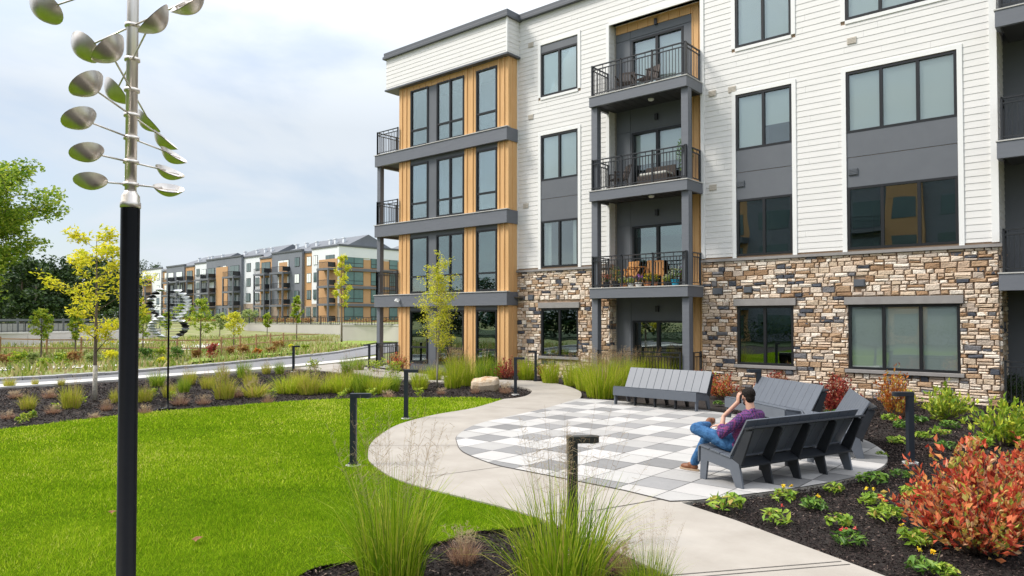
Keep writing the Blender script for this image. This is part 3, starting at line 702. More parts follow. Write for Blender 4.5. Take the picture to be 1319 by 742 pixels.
for i,zt in enumerate((3.23,6.53,9.76)):
    s=MB();s.box(BX0,BX1,BF,BF+.10,zt-.36,zt-.03);s.box(BX0,BX0+.10,BF+.10,MY-.045,zt-.36,zt-.03);s.box(BX1-.10,BX1,BF+.10,MY-.045,zt-.36,zt-.03)
    sb=s.build('balcony_slab','grey_band',B,bevel=.006)
    c=MB();c.box(BX0-.02,BX1+.02,BF-.02,MY-.05,zt-.03,zt);c.box(XB+.005,XC-.005,MY-.05,BY-.06,zt-.03,zt-.001);c.build('slab_cap','slab_edge',sb)
    c=MB();c.box(BX0+.10,BX1-.10,BF+.10,BY-.06,zt-.26,zt-.20)
    for k in range(11): c.box(BX0+.12+k*.31,BX0+.14+k*.31,BF+.11,BY-.07,zt-.27,zt-.26)
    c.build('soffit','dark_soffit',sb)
    c=MB();c.lathe(((BX0+BX1)/2+.15,BF+.75,zt-.34),[(.05,.0),(.09,.02),(.1,.05),(.1,.07)],14);c.build('ceiling_light','white_trim',sb)
    railing(B,[((BX0+.08,BF+.07),(BX1-.08,BF+.07)),((BX0+.08,BF+.12),(BX0+.08,MY-.08)),((BX1-.08,BF+.12),(BX1-.08,MY-.08))],zt)
for x in (BX0+.13,BX1-.13):
    q=MB();q.box(x-.12,x+.12,BF+.115,BF+.355,0,2.87)
    q.box(x-.12,x+.12,BF+.115,BF+.355,3.23,6.17);q.box(x-.12,x+.12,BF+.115,BF+.355,6.53,9.4);q.build('balcony_post','grey_band',B,bevel=.008)
railing(B,[((BX0+.3,BF+.07),(BX1-.3,BF+.07)),((BX1-.08,BF+.5),(BX1-.08,MY-.08))],.05,1.12)
q=MB();q.box(BX0,BX1,BF,BY,-.05,.04);q.build('terrace_slab','concrete_walk',B)
# ---- right-hand balconies
RX0,RX1=-2.2,3.0
for i,zt in enumerate((3.31,6.53,9.76)):
    s=MB();s.box(RX0,RX1,20.9,21.0,zt-.44,zt-.03);s.box(RX0,RX0+.1,21.0,MY-.1,zt-.44,zt-.03);sb=s.build('balcony_slab','grey_band',B,bevel=.006)
    c=MB();c.box(RX0-.02,RX1,20.88,22.68,zt-.03,zt);c.build('slab_cap','slab_edge',sb)
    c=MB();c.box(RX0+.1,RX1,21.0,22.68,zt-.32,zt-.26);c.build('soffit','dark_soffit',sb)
    railing(B,[((RX0+.1,20.97),(RX1,20.97)),((RX0+.1,21.02),(RX0+.1,21.36))],zt)
railing(B,[((RX0+.1,20.97),(RX1,20.97))],.1,1.15)
s=MB();s.box(-2.24,RX1,22.7,22.9,-.1,TOP);s.box(RX1,RX1+.2,20.9,22.9,-.1,TOP);s.build('recess_wall','grey_panel',B)
rr_=MB();lap(rr_,MY+.03,22.7,4.1,TOP,XD,[],face='x',dirn=1);rr_.build('return_siding','white_siding',B)
q=MB();q.box(XD-.3,XD-.03,MY+.31,22.9,-.1,TOP);q.build('recess_side','mortar',B)
q=MB();q.box(-1.6,.6,22.66,22.7,.05,2.2);q.box(-1.6,.6,22.66,22.7,3.3,5.45);q.box(-1.6,.6,22.66,22.7,6.6,8.7);q.build('balcony_door','window_frame',B)
# ---- left bay
LY=20.85
FB=(12.40,13.76)
s=MB();lap(s,-24.85,-17.73,FB[0],FB[1],LY-.2,[]);lap(s,LY-.2,MY,FB[0],FB[1],-17.73,[],face='x',dirn=1);lap(s,LY-.2,27,FB[0],FB[1],-24.85,[],face='x',dirn=-1)
s.build('parapet_siding','white_siding',B)
s=MB();s.box(-24.83,-17.75,LY-.18,27,FB[0]+.02,FB[1]);s.build('parapet_core','coping',B)
s=MB();s.box(-24.9,-17.67,LY-.26,MY-.0,FB[0]-.07,FB[0]);s.build('soffit_trim','coping',B)
s=MB();s.box(-24.98,-17.61,LY-.33,27.1,FB[1],FB[1]+.12);s.box(-24.94,-17.65,LY-.29,27,FB[1]+.12,FB[1]+.29);s.build('coping','coping',B,bevel=.01)
s=MB();s.box(-17.75,-17.69,LY-.24,LY-.18,FB[0],FB[1]);s.build('corner_board','white_trim',B)
BXL,BXR=-24.20,-17.83
floors=[(0,2.70),(3.22,5.86),(6.38,9.06),(9.56,12.34)]
bwn=[]
for z0,z1 in floors:
    zb=z0+.07 if z0>0 else .32;zt=z1-(.17 if z1<12 else .22)
    bwn.append((zb,zt))
bh=[(a,b,zb,zt) for zb,zt in bwn for a,b in ((-23.45,-22.35),(-21.82,-20.22),(-19.53,-18.43))]
s=MB();wallbox(s,BXL+.02,BXR-.02,-.1,12.4,LY+.03,LY+.25,bh);s.build('wall','grey_panel',B)
s=MB()
for z0,z1 in floors:
    for x0,x1,bt in ((BXL,-23.48,(-24.0,-23.72)),(-20.19,-19.56,(-20.05,-19.72)),(-18.40,BXR,(-18.3,-18.05))):
        s.box(x0,x1,LY,LY+.04,z0,z1)
        for b in bt: s.box(b-.03,b+.03,LY-.035,LY,z0,z1)
    s.box(BXR-.04,BXR,LY+.041,MY+.02,z0,z1);s.box(BXR,BXR+.02,LY+.25,LY+.3,z0,z1);s.box(BXL,BXL+.04,LY+.041,27,z0,z1)
z0,z1=floors[3]
s.box(-23.48,-18.40,LY+.002,LY+.03,12.10,12.34)
for k in range(13): s.box(-23.3+k*.37,-23.26+k*.37,LY-.018,LY+.002,12.10,12.34)
s.build('cedar_cladding','cedar',B)
# band courses and side balconies
for i,(a,b) in enumerate(((2.70,3.22),(5.86,6.38),(9.06,9.56))):
    s=MB();s.box(-25.68,BXR+.06,LY-.17,LY-.03,a,b);s.box(BXR-.1,BXR+.06,LY-.03,MY-.05,a,b);s.box(-25.68,-25.54,LY-.03,24.2,a,b);s.box(-25.68,-24.1,24.2,24.34,a,b)
    s.box(BXL-.05,BXR,LY-.03,LY+.03,a+.02,b-.02)
    s.build('band_course','grey_band',B,bevel=.008)
    s=MB();s.box(-25.72,BXR+.09,LY-.20,LY-.0,b,b+.03);s.box(-25.72,BXL,LY,24.36,b-.06,b+.029);s.build('slab_cap','slab_edge',B)
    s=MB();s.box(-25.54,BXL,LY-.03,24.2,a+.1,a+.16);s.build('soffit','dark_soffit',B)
    railing(B,[((-25.6,LY-.08),(-24.2,LY-.08)),((-25.6,LY-.08),(-25.6,24.2))],b+.03)
railing(B,[((-25.6,LY-.08),(-24.2,LY-.08)),((-25.6,LY-.08),(-25.6,24.2))],.03)
for y in (LY-.04,24.18):
    s=MB()
    for a,b in ((0,2.70),(3.25,5.86),(6.41,9.06)): s.box(-25.66,-25.44,y,y+.22,a,b)
    s.build('balcony_post','grey_band',B,bevel=.008)
s=MB();s.box(-25.7,BXL,LY-.1,24.3,-.06,.03);s.build('terrace_slab','concrete_walk',B)
for i,(zb,zt) in enumerate(bwn):
    t=zb+(zt-zb)*.29
    g='glass' if i>1 else 'glass_teal'
    window(B,-23.45,-22.35,zb,zt,LY,1,transom=t,glass=g,cuts=[]);window(B,-21.82,-20.22,zb,zt,LY,2,transom=t,glass=g);window(B,-19.53,-18.43,zb,zt,LY,1,transom=t,glass=g,cuts=[])
s=MB();zz=2.72
s.bar((-23.95,LY-.2,3.0),(-23.95,LY-.28,3.0),.1,.1);s.lathe((-23.95,LY-.33,2.93),[(.03,0),(.06,.02),(.065,.09),(.04,.12)],12);s.bar((-23.8,LY-.33,2.93),(-24.05,LY-.35,2.98),.06,.05)
tag(shift_origin(s.build('security_camera','white_trim'),(-23.95,LY-.2,2.95)),'small white security camera fixed to the grey band of the cedar bay','camera')
# ---- interior rooms: floors, back wall, partitions
s=MB()
for z in (0,3.28,6.56,9.84): s.box(-24.1,-2.4,MY+.3,27,z-.02,z+.02);
s.box(-24.1,-17.5,LY+.26,MY+.3,3.0,3.02)
s.build('interior_floor','interior_floor',B)
s=MB()
for z in (3.0,6.28,9.56,12.9): s.box(-24.1,-2.4,MY+.301,27,z,z+.04)
s.box(-24.1,-2.4,26.9,27,0,13.6)
for x in (-24.1,-17.5,-13.62,-10.05,-6.5,-2.45): s.box(x,x+.08,MY+.32,26.9,0,12.9)
s.build('interior_wall','interior',B)
s=MB()
s.box(-24.0,-17.6,22.8,22.88,6.6,12.8);s.box(-18.2,-18.1,LY+.3,22.8,9.9,12.8)
s.build('interior_partition','white_trim',B)
s=MB()
for x,y in ((-19.2,22.6),(-18.9,23.6),(-19.3,24.8)): s.lathe((x,y,6.27-.04),[(.06,0),(.06,.02)],12)
s.build('downlight','lamp_glow',B)
s=MB();s.box(-19.4,-18.4,22.2,22.9,0,.75);s.box(-19.3,-18.5,22.3,22.6,.75,.9);s.box(-21.5,-20.4,23,24,0,.8);s.box(-16,-15,23,24,3.3,4.2);s.build('interior_sofa','sofa',B)
pm('far_lawn2',(.02,.042,.008),(.035,.06,.012),scale=.6,rough=.95)
# ================================================================ OPPOSITE WING (behind the photographer; seen mirrored in the glass)
O=thing('apartment_building','white and grey apartment wing with cedar bay seen mirrored in the windows','building',(-12,-24,0),world=True)
def simple_wing(root,x0,x1,Yf,depth,dirn,cols,top=13.8,gl='far_glass'):
    y=lambda a:Yf+dirn*a
    lo,hi=lambda a,b:(min(a,b)),lambda a,b:max(a,b)
    def bx(mb,a,b,p,q,c,d): mb.box(a,b,min(y(p),y(q)),max(y(p),y(q)),c,d)
    x=x0
    for w,mat,kind in cols:
        s=MB();bx(s,x,x+w,-depth,(.4 if kind=='bay' else 0),-.1,top);s.build('wall_section',mat,root)
        for z in (.8,4.1,7.4,10.6):
            if kind in('win','bay'):
                s=MB();off=.4 if kind=='bay' else 0
                bx(s,x+w*.2,x+w*.8,off,off+.04,z,z+1.7);s.build('window',gl,root)
            elif kind=='balc':
                s=MB();bx(s,x+w*.15,x+w*.85,0,.04,z-.5,z+1.7);s.build('window',gl,root)
                if z>1:
                    s=MB();bx(s,x,x+w,.04,1.5,z-1.1,z-.75);s.build('balcony_slab','grey_band',root)
                    s=MB()
                    for k in range(int(w/.15)): bx(s,x+k*.15,x+k*.15+.02,1.42,1.45,z-.75,z+.25)
                    bx(s,x,x+w,1.41,1.46,z+.25,z+.3);s.build('railing','black_metal',root)
        x+=w
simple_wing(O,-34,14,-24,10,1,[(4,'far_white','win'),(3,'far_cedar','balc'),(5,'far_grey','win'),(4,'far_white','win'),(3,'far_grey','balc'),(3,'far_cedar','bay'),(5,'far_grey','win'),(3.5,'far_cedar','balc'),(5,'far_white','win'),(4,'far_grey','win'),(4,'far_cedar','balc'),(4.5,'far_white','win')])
q=MB();q.box(-34.2,14.2,-34,-23.8,13.8,14.1);q.build('roof','coping',O)
# woods beside the mirrored wing
f=MB()
for k in range(26):
    x=-95+k*2.3;hh=R.uniform(5,9)
    for j in range(7): leaves(f,clump_pts((x+R.uniform(-1.5,1.5),-24+R.uniform(-2,2),hh*R.uniform(.12,.85)),(1.6,1.6,1.3),150),.45,1.5)
tag(f.build('woods','leaf_forest'),'dark trees mirrored in the lower windows','trees',kind='stuff')
# unseen planting added at its foot to darken the ground-floor reflections
f=MB()
for k in range(60):
    x=-34+k*.85;leaves(f,np.array([x,-20.5+R.uniform(-1,1),.9])+NR.normal(0,1,(160,3))*np.array([.6,.5,.6]),.22,1.6)
tag(f.build('hedge','leaf_forest'),'dark planting strip added at the foot of the mirrored wing to darken reflections','hedge',kind='stuff')
q=MB();q.poly([(-100,-60,.03),(30,-60,.03),(30,-12.02,.03),(-27,-12.02,.03),(-34,-18,.03),(-100,-18,.03)]);tag(q.build('court_lawn','far_lawn2'),kind='structure')

# ================================================================ FAR BUILDING
ang=math.radians(176.35);fx,fy=math.cos(ang),math.sin(ang);CX,CY=-109.7,80.
FBD=thing('apartment_building','distant long grey white and cedar apartment building beyond the retaining wall','building',(CX,CY,1.6),world=True)
FZ=1.6;HT=13.9
NX,NY=-fy,fx  # outward normal candidate
if (NX*(-CX)+NY*(-CY))<0: NX,NY=-NX,-NY
def fp(u,o,z): return (CX+fx*u+NX*o,CY+fy*u+NY*o,FZ+z)
def fbox(mb,u0,u1,o0,o1,z0,z1): mb.hexa([fp(u0,o0,z0),fp(u1,o0,z0),fp(u1,o1,z0),fp(u0,o1,z0),fp(u0,o0,z1),fp(u1,o0,z1),fp(u1,o1,z1),fp(u0,o1,z1)])
wn=[0];extra=MB()
def fwin(u0,u1,o,z0,z1,pale=False):
    wn[0]+=1
    tgt=MB() if wn[0]<=84 else extra
    fbox(tgt,u0,u1,o,o+.06,z0,z1)
    if wn[0]<=84:
        w=tgt.build('window','window_frame',FBD)
        p=MB();m_=(u0+u1)/2
        fbox(p,u0+.08,m_-.05,o+.061,o+.075,z0+.08,z1-.08);fbox(p,m_+.05,u1-.08,o+.061,o+.075,z0+.08,z1-.08);p.build('pane','blind' if pale else 'far_glass',w)
FL=(0,3.35,6.65,9.95)
def seg(u0,u1,mat,items,o=0.,top=HT,stone=0):
    s=MB();fbox(s,u0,u1,-16,o,-.6,top);s.build('wall_section',mat,FBD)
    s=MB();fbox(s,u0-.05,u1+.05,o-.5,o+.15,top,top+.35);s.build('parapet','coping',FBD)
    if stone: s=MB();fbox(s,u0+.1,u1-.1,o,o+.08,-.6,stone);s.build('stone_base','stone_far',FBD)
    for it in items:
        k=it[0]
        if k=='w':
            for z in FL: fwin(it[1],it[2],o+(.09 if z+1.5<stone or z<stone else 0),z+.9,z+2.75,pale=(R.random()<.45 and z>6))
        if k=='b':
            a,b=it[1],it[2]
            for z in FL: fwin(a+.3,b-.3,o+.02,z+.1,z+2.5,pale=(z>6 and R.random()<.6))
            for z in FL[1:]:
                s=MB();fbox(s,a-.2,b+.2,o,o+1.7,z-.42,z-.02);s.build('balcony_slab','grey_band',FBD)
            s=MB()
            for z in FL[1:]+((0,) if 1 else ()):
                if z in FL:
                    n=int((b-a)/.3)
                    for j in range(n+1): fbox(s,a+(b-a)*j/n-.02,a+(b-a)*j/n+.02,o+1.58,o+1.62,z,z+1.0)
                    fbox(s,a-.1,b+.1,o+1.56,o+1.64,z+1.0,z+1.08);fbox(s,a-.1,a-.04,o,o+1.6,z+.1,z+1.05)
            s.build('railing','black_metal',FBD)
            for pu in (a,b):
                s=MB();fbox(s,pu-.14,pu+.14,o+1.4,o+1.68,-.6,9.5);s.build('balcony_post','grey_band',FBD)
        if k=='c':
            s=MB();fbox(s,it[1],it[2],o+.001,o+.1,it[3],it[4]);s.build('cedar_panel','far_cedar',FBD)
rm('stone_far',[(0,(.45,.38,.31)),(1,(.3,.22,.16))],rough=.9,noise=.9,nscale=2.2)
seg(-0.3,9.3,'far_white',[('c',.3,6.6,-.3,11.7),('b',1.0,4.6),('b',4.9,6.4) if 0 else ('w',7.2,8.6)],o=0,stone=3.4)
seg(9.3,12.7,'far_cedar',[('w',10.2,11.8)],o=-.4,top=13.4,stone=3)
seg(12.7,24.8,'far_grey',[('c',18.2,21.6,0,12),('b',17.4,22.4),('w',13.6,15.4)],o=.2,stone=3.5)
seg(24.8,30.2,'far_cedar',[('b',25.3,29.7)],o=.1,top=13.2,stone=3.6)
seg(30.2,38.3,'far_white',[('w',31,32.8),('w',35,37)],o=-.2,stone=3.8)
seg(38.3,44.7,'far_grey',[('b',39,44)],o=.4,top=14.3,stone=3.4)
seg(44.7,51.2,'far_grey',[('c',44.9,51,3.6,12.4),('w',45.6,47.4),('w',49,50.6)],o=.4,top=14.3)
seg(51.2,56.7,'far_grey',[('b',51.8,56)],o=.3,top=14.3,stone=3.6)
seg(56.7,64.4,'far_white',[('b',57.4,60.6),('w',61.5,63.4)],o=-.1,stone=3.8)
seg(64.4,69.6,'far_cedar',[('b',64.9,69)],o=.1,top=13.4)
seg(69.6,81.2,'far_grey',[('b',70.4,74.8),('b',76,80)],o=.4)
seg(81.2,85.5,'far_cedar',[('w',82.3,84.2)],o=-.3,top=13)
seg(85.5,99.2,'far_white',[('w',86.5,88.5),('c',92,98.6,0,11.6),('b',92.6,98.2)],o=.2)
if extra.n: extra.build('window_range','far_glass',FBD)['kind']='stuff'
# roofs set back behind the parapets
rfm=MB()
for u0,u1,hp in ((2,30,3.0),(31,57,3.2),(58,86,3.0)):
    V=[fp(u0,-2,HT),fp(u1,-2,HT),fp(u1,-15,HT),fp(u0,-15,HT),fp(u0,-8,HT+hp),fp(u1-9,-8,HT+hp)]
    rfm.raw(V,[(0,1,5,4),(2,3,4,5)]);rfm.raw([V[1],V[2],V[5]],[(0,1,2)]);rfm.raw([V[3],V[0],V[4]],[(0,1,2)])
rfm.build('roof','roof_metal',FBD)
for u in (6,9,11,16,20,24,35,38,42,48,60,66,68,74):
    s=MB();fbox(s,u,u+.5,-5.5,-5,HT+.6,HT+2.4);fbox(s,u-.1,u+.6,-5.6,-4.9,HT+2.4,HT+2.55);s.build('roof_vent','far_white',FBD)
# right-hand face of the corner block
def rp(v,o,z): return (CX-fx*.3-NX*v-fx*o,CY-fy*.3-NY*v-fy*o,FZ+z)
def rbox(mb,v0,v1,o0,o1,z0,z1): mb.hexa([rp(v0,o0,z0),rp(v1,o0,z0),rp(v1,o1,z0),rp(v0,o1,z0),rp(v0,o0,z1),rp(v1,o0,z1),rp(v1,o1,z1),rp(v0,o1,z1)])
def rwin(v0,v1,z0,z1,o=.12):
    s=MB();rbox(s,v0,v1,.0,o,z0,z1);w=s.build('window','window_frame',FBD)
    p=MB();n=2 if v1-v0>2 else 1
    for k in range(n):
        a=v0+(v1-v0)*k/n;b=v0+(v1-v0)*(k+1)/n;rbox(p,a+.07,b-.07,o+.001,o+.015,z0+.08,z0+.7);rbox(p,a+.07,b-.07,o+.001,o+.015,z0+.8,z1-.08)
    p.build('pane','far_teal',w)
pm('far_teal',(.035,.12,.10),(.12,.22,.2),scale=.25,rough=.08,spec=.9)
s=MB();rbox(s,.05,15,.0,.06,-.3,11.7);s.build('cedar_panel','far_cedar',FBD)
s=MB();rbox(s,-.2,20,-.3,.18,12.0,HT+.02);s.build('parapet','far_white',FBD)
s=MB();rbox(s,-.3,20,-.3,.3,HT+.02,HT+.4);s.build('parapet','coping',FBD)
for z in FL:
    rwin(1.0,5.2,z+.2,z+2.7);rwin(6.9,9.2,z+.2,z+2.7);rwin(11.2,13.2,z+.2,z+2.7)
for z in FL[1:]:
    s=MB();rbox(s,-.3,15.2,.06,.45,z-.5,z+.0);s.build('band_course','grey_band',FBD)
s=MB();rbox(s,15,21,-.3,.05,4,12.2);s.build('wall_section','far_white',FBD)
s=MB();rbox(s,15,21,-.3,.09,-.6,6.6);s.build('stone_base','stone_far',FBD)
for z in (0,FL[1],FL[2],FL[3]): rwin(16.3,19.6,z+.4,z+2.7)
# taller grey wing further right
s=MB();rbox(s,21,60,-14,-6,-.6,15.2);rbox(s,21,60,-6,2.2,-.6,14.2);s.build('wall_section','far_grey',FBD)
s=MB();V=[rp(18,3.2,14.2),rp(62,3.2,14.2),rp(62,-14,14.2),rp(18,-14,14.2),rp(24,-5,18.4),rp(62,-5,18.4)]
s.raw(V,[(0,1,5,4),(2,3,4,5)]);s.raw([V[3],V[0],V[4]],[(0,1,2)]);s.build('roof','roof_metal',FBD)
for k,v in enumerate((24,29,34,39,44)):
    for z in FL:
        s=MB();rbox(s,v,v+2.0,2.2,2.28,z+.9,z+2.7);s.build('window','far_teal',FBD)
for z in FL[1:]:
    s=MB();rbox(s,26.5,28.6,2.2,3.6,z-.4,z);s.build('balcony_slab','grey_band',FBD)
# metal fence on the retaining wall + left boundary fence
def picket(name,a,b,z0,h,label,step,mat='black_metal',rails=(.12,.95),w=.03):
    t=thing(name,label,'fence',(*a,z0),world=True);L=math.dist(a,b);n=int(L/step)
    s=MB()
    for r_ in rails: s.bar((*a,z0+h*r_),(*b,z0+h*r_),w*1.4,w*1.4)
    for k in range(n+1):
        x=a[0]+(b[0]-a[0])*k/n;y=a[1]+(b[1]-a[1])*k/n;s.bar((x,y,z0),(x,y,z0+h),w,w,up=(0,1,0))
    s.build('pickets',mat,t)
    m_=max(1,int(L/2.6))
    for k in range(m_+1):
        x=a[0]+(b[0]-a[0])*k/m_;y=a[1]+(b[1]-a[1])*k/m_
        q=MB();q.bar((x,y,z0),(x,y,z0+h+.1),w*2.5,w*2.5,up=(0,1,0));q.build('post',mat,t)
    return t
wa=G(520,440.5);wb=G(440,438.8)
picket('metal_fence',wa,wb,1.56,.75,'black metal picket fence on top of the long retaining wall',.35)
picket('metal_fence',wb,(-92,50.5),1.56,.75,'dark metal fence along the far end of the retaining wall top',.5)
picket('metal_fence',(-66,12.2),(-78,34),1.05,.8,'grey metal fence on the low wall by the woods',.5)
# split rail timber fences
def splitrail(pts,label,z=.0,h=1.0,step=3.2):
    t=thing('split_rail_fence',label,'fence',(*pts[0],z),world=True)
    for a,b in zip(pts[:-1],pts[1:]):
        L=math.dist(a,b);n=max(1,round(L/step))
        for k in range(n):
            p=[a[i]+(b[i]-a[i])*k/n for i in (0,1)];q=[a[i]+(b[i]-a[i])*(k+1)/n for i in (0,1)]
            s=MB();s.bar((*p,z-.1),(*p,z+h+.05),.09,.09,up=(0,1,0));s.build('post','fence_wood',t)
            s=MB()
            for hh in (.38,.88): s.bar((p[0],p[1],z+h*hh+R.uniform(-.03,.03)),(q[0],q[1],z+h*hh+R.uniform(-.03,.03)),.05,.075)
            s.build('rail','fence_wood',t)
    return t
splitrail([G(-60,452),G(0,455),G(60,456),G(150,457)],'brown split rail fence behind the yellow tree and meadow shrubs')
splitrail([G(160,455),G(228,457),G(285,456),G(330,449),G(365,445.5),G(410,443.5)],'brown split rail fence running past the young trees to the verge')
# grey slat boundary fence beside the woods
t=thing('board_fence','weathered grey brown board fence in front of the dark woods','fence',(-92,12,.8),world=True)
s=MB();s.bar((-88,10,1.0),(-98,38,1.0),.12,1.2);s.build('boards','curb_stone',t)
s=MB()
for k in range(12): s.bar((-88-10*k/11,10+28*k/11,.3),(-88-10*k/11,10+28*k/11,2.2),.2,.2,up=(0,1,0))
s.bar((-88,10,2.0),(-98,38,2.0),.1,.25);s.build('top_rail','roof_metal',t)
rm('leaf_peren',[(0,(.12,.24,.02)),(.5,(.26,.40,.04)),(.9,(.42,.52,.07)),(1,(.5,.3,.1))],rough=.45,trans=.35)
# ================================================================ BOLLARDS
def bollard(mat):
    t=thing('path_light','x','bollard light',group='black L shaped bollard lights')
    q=MB();q.lathe((0,0,-.02),[(.115,0),(.115,.03),(.105,.035)],20);q.build('footing','slab_edge',t)
    q=MB();q.box(-.065,.065,-.065,.065,.035,.05);q.box(-.045,.045,-.045,.045,.05,1.02);q.build('post',mat,t,bevel=.004)
    q=MB();pts=[(-.047,-.05),(.21,-.05)]+[(.21+.052*math.sin(a),-.05*math.cos(a)) for a in np.linspace(.2,PI-.2,9)]+[(.21,.05),(-.047,.05)]
    q.prism(pts,1.0,1.065);q.build('lamp_head',mat,t,bevel=.003)
    q=MB();q.lathe((.2,0,.992),[(.035,0),(.035,.008)],12);q.build('lens','white_trim',t)
    return t
IR=YAW
bp0=bollard('bollard_black');bp1=bollard('bollard_bronze')
first=True
for (x,y),a,l in (((-8.65,6.59),IR,'black bollard light in the lawn just left of the curved path'),
    (G(523,541),IR,'black bollard light on a round footing between lawn edge and path'),
    (G(664,509.5),IR,'black bollard light standing beside the pale boulder'),
    (G(690,493),IR+PI,'black bollard light across the path from the boulder, facing the bay'),
    ((-25.6,16.5),IR,'far black bollard light at the pavement beside the planting bed'),
    ((-24.4,19.4),IR+PI,'far black bollard light near the corner balcony of the cedar bay'),
    ((-2.42,12.15),IR+PI,'black bollard light in the mulch above the big red shrub'),
    (G(977,477,1.065),IR+PI,'black bollard light against the stone wall behind the seated man')):
    if first: bp0.location=(x,y,.025);bp0.rotation_euler.z=a;bp0['label']=l;first=False
    else: copytree(bp0,(x,y,.025),a,l)
bp1.location=(-4.03,5.66,0);bp1.rotation_euler.z=IR+.12;bp1['label']='bronze black bollard light rising out of the foreground ornamental grass'

# ================================================================ BENCHES
def bench():
    t=thing('slatted_bench','x','bench',group='grey slatted benches round the patio')
    Lh=1.125
    for i,x in enumerate(np.linspace(-Lh+.03,Lh-.03,5)):
        end=i in(0,4);q=MB()
        fr=[(-.37,0),(-.27,0),(-.235,.25),(.15,.20),(.245,0),(.36,0),(.30,.30),(.17,.352),(-.352,.425)]
        if not end: fr=[(-.33,.0),(-.25,0),(-.22,.25),(.15,.20),(.245,0),(.36,0),(.30,.30),(.17,.33),(-.33,.40)]
        th=.034 if end else .03
        q.slab([(x-th/2,y,z) for y,z in fr],th,(1,0,0));q.build('leg_frame','bench_grey' if end else 'bench_shaded',t,bevel=.003)
        q=MB();bk_=[(.195,.345),(.335,.285),(.515,.735),(.415,.765)];q.slab([(x-th/2+.001,y,z) for y,z in bk_],th,(1,0,0));q.build('back_bracket','bench_shaded',t,bevel=.003)
    q=MB()
    for k in range(3):
        y0=-.365+k*.182;z0=.432-k*.027
        q.hexa([(-Lh,y0,z0),(Lh,y0,z0),(Lh,y0+.172,z0-.024),(-Lh,y0+.172,z0-.024),(-Lh,y0,z0+.022),(Lh,y0,z0+.022),(Lh,y0+.172,z0-.002),(-Lh,y0+.172,z0-.002)])
    q.build('seat','bench_grey',t,bevel=.003)
    q=MB();q.box(-Lh,Lh,-.395,-.372,.225,.43);q.build('apron','bench_grey',t,bevel=.003)
    q=MB();n=11;w=2*Lh/n;a=np.array([.165,.372]);b=np.array([.45,.865]);d=(b-a)/np.linalg.norm(b-a);nn=np.array([-d[1],d[0]])*.022
    for k in range(n):
        x0=-Lh+k*w+.0035;x1=-Lh+(k+1)*w-.0035
        P=[(x0,*a),(x1,*a),(x1,*b),(x0,*b)];q.hexa([(p[0],p[1]+nn[0],p[2]+nn[1]) for p in P]+P)
    q.build('backrest','bench_grey',t,bevel=.003)
    q=MB();q.bar((-Lh-.004,.475,.772),(Lh+.004,.475,.772),.135,.026,up=(0,-.28,1));q.build('back_cap','bench_shaded',t,bevel=.003)
    q=MB();q.bar((-Lh+.02,.265,.30),(Lh-.02,.265,.30),.17,.024,up=(0,.45,1));q.build('back_shelf','bench_shaded',t,bevel=.003)
    return t
PZ=.061
b0=bench();b0.location=(-3.588,9.907,PZ);b0.rotation_euler.z=math.radians(-109.3);b0['label']='grey slatted bench seen from behind with the man sitting on it'
copytree(b0,(-8.51,15.66,PZ),math.radians(-1),'empty grey slatted bench in front of the tall lime grass clumps')
copytree(b0,(-5.40,14.46,PZ),math.radians(-38),'empty grey slatted bench directly behind the seated man')
copytree(b0,(-3.72,12.70,PZ),math.radians(-68),'empty grey slatted bench seen side on at the mulch edge of the patio')

# ================================================================ BIG WIND SCULPTURE
WX,WY=G(168,268,2.85);WD=dist(WX,WY)
W=thing('wind_sculpture','tall kinetic wind sculpture with steel cups on a thick black pole','sculpture',(WX,WY,0),world=True)
q=MB();q.lathe((WX,WY,0),[(.14,0),(.14,.02),(.052,.021),(.052,2.84),(.05,2.86)],28);q.build('pole','pole_black',W,smooth=True).data.polygons
q=MB();q.lathe((WX,WY,2.85),[(.056,0),(.056,.03),(.052,.035),(.05,.07),(.036,.09),(.034,.10)],28);q.build('coupler','steel',W,smooth=True)
q=MB();q.lathe((WX,WY,2.95),[(.032,0),(.032,2.3)],24);q.build('upper_pole','steel',W,smooth=True)
def cup(mb,c,u,ax,rr):
    """shallow spun bowl, convex side along u, long axis along ax"""
    u=np.array(u,float);u/=np.linalg.norm(u);ax=np.array(ax,float);ax-=u*(ax@u);ax/=np.linalg.norm(ax);v=np.cross(u,ax)
    n,m=22,7
    for s,th in ((0,0),(1,.0035)):
        V=[]
        for i in range(m+1):
            r=rr*i/m;z=.58*rr*(1-(i/m)**2.)-th
            for j in range(n):
                a=2*PI*j/n;V.append(np.array(c)+ax*math.cos(a)*r+v*math.sin(a)*r*.86+u*z)
        Fq=[(i*n+j,(i+1)*n+j,(i+1)*n+(j+1)%n,i*n+(j+1)%n) for i in range(m) for j in range(n)]
        mb.raw(V,Fq if not s else [f[::-1] for f in Fq])
rows=[(238,(129,234)),(209,(115,196.5)),(178,(104.4,153)),(148.5,(113,109)),(116,(140,64)),(76,(196.5,25.5)),(32,(240,2)),(-28,(47,15)),(-70,None),(-110,None)]
prev=None
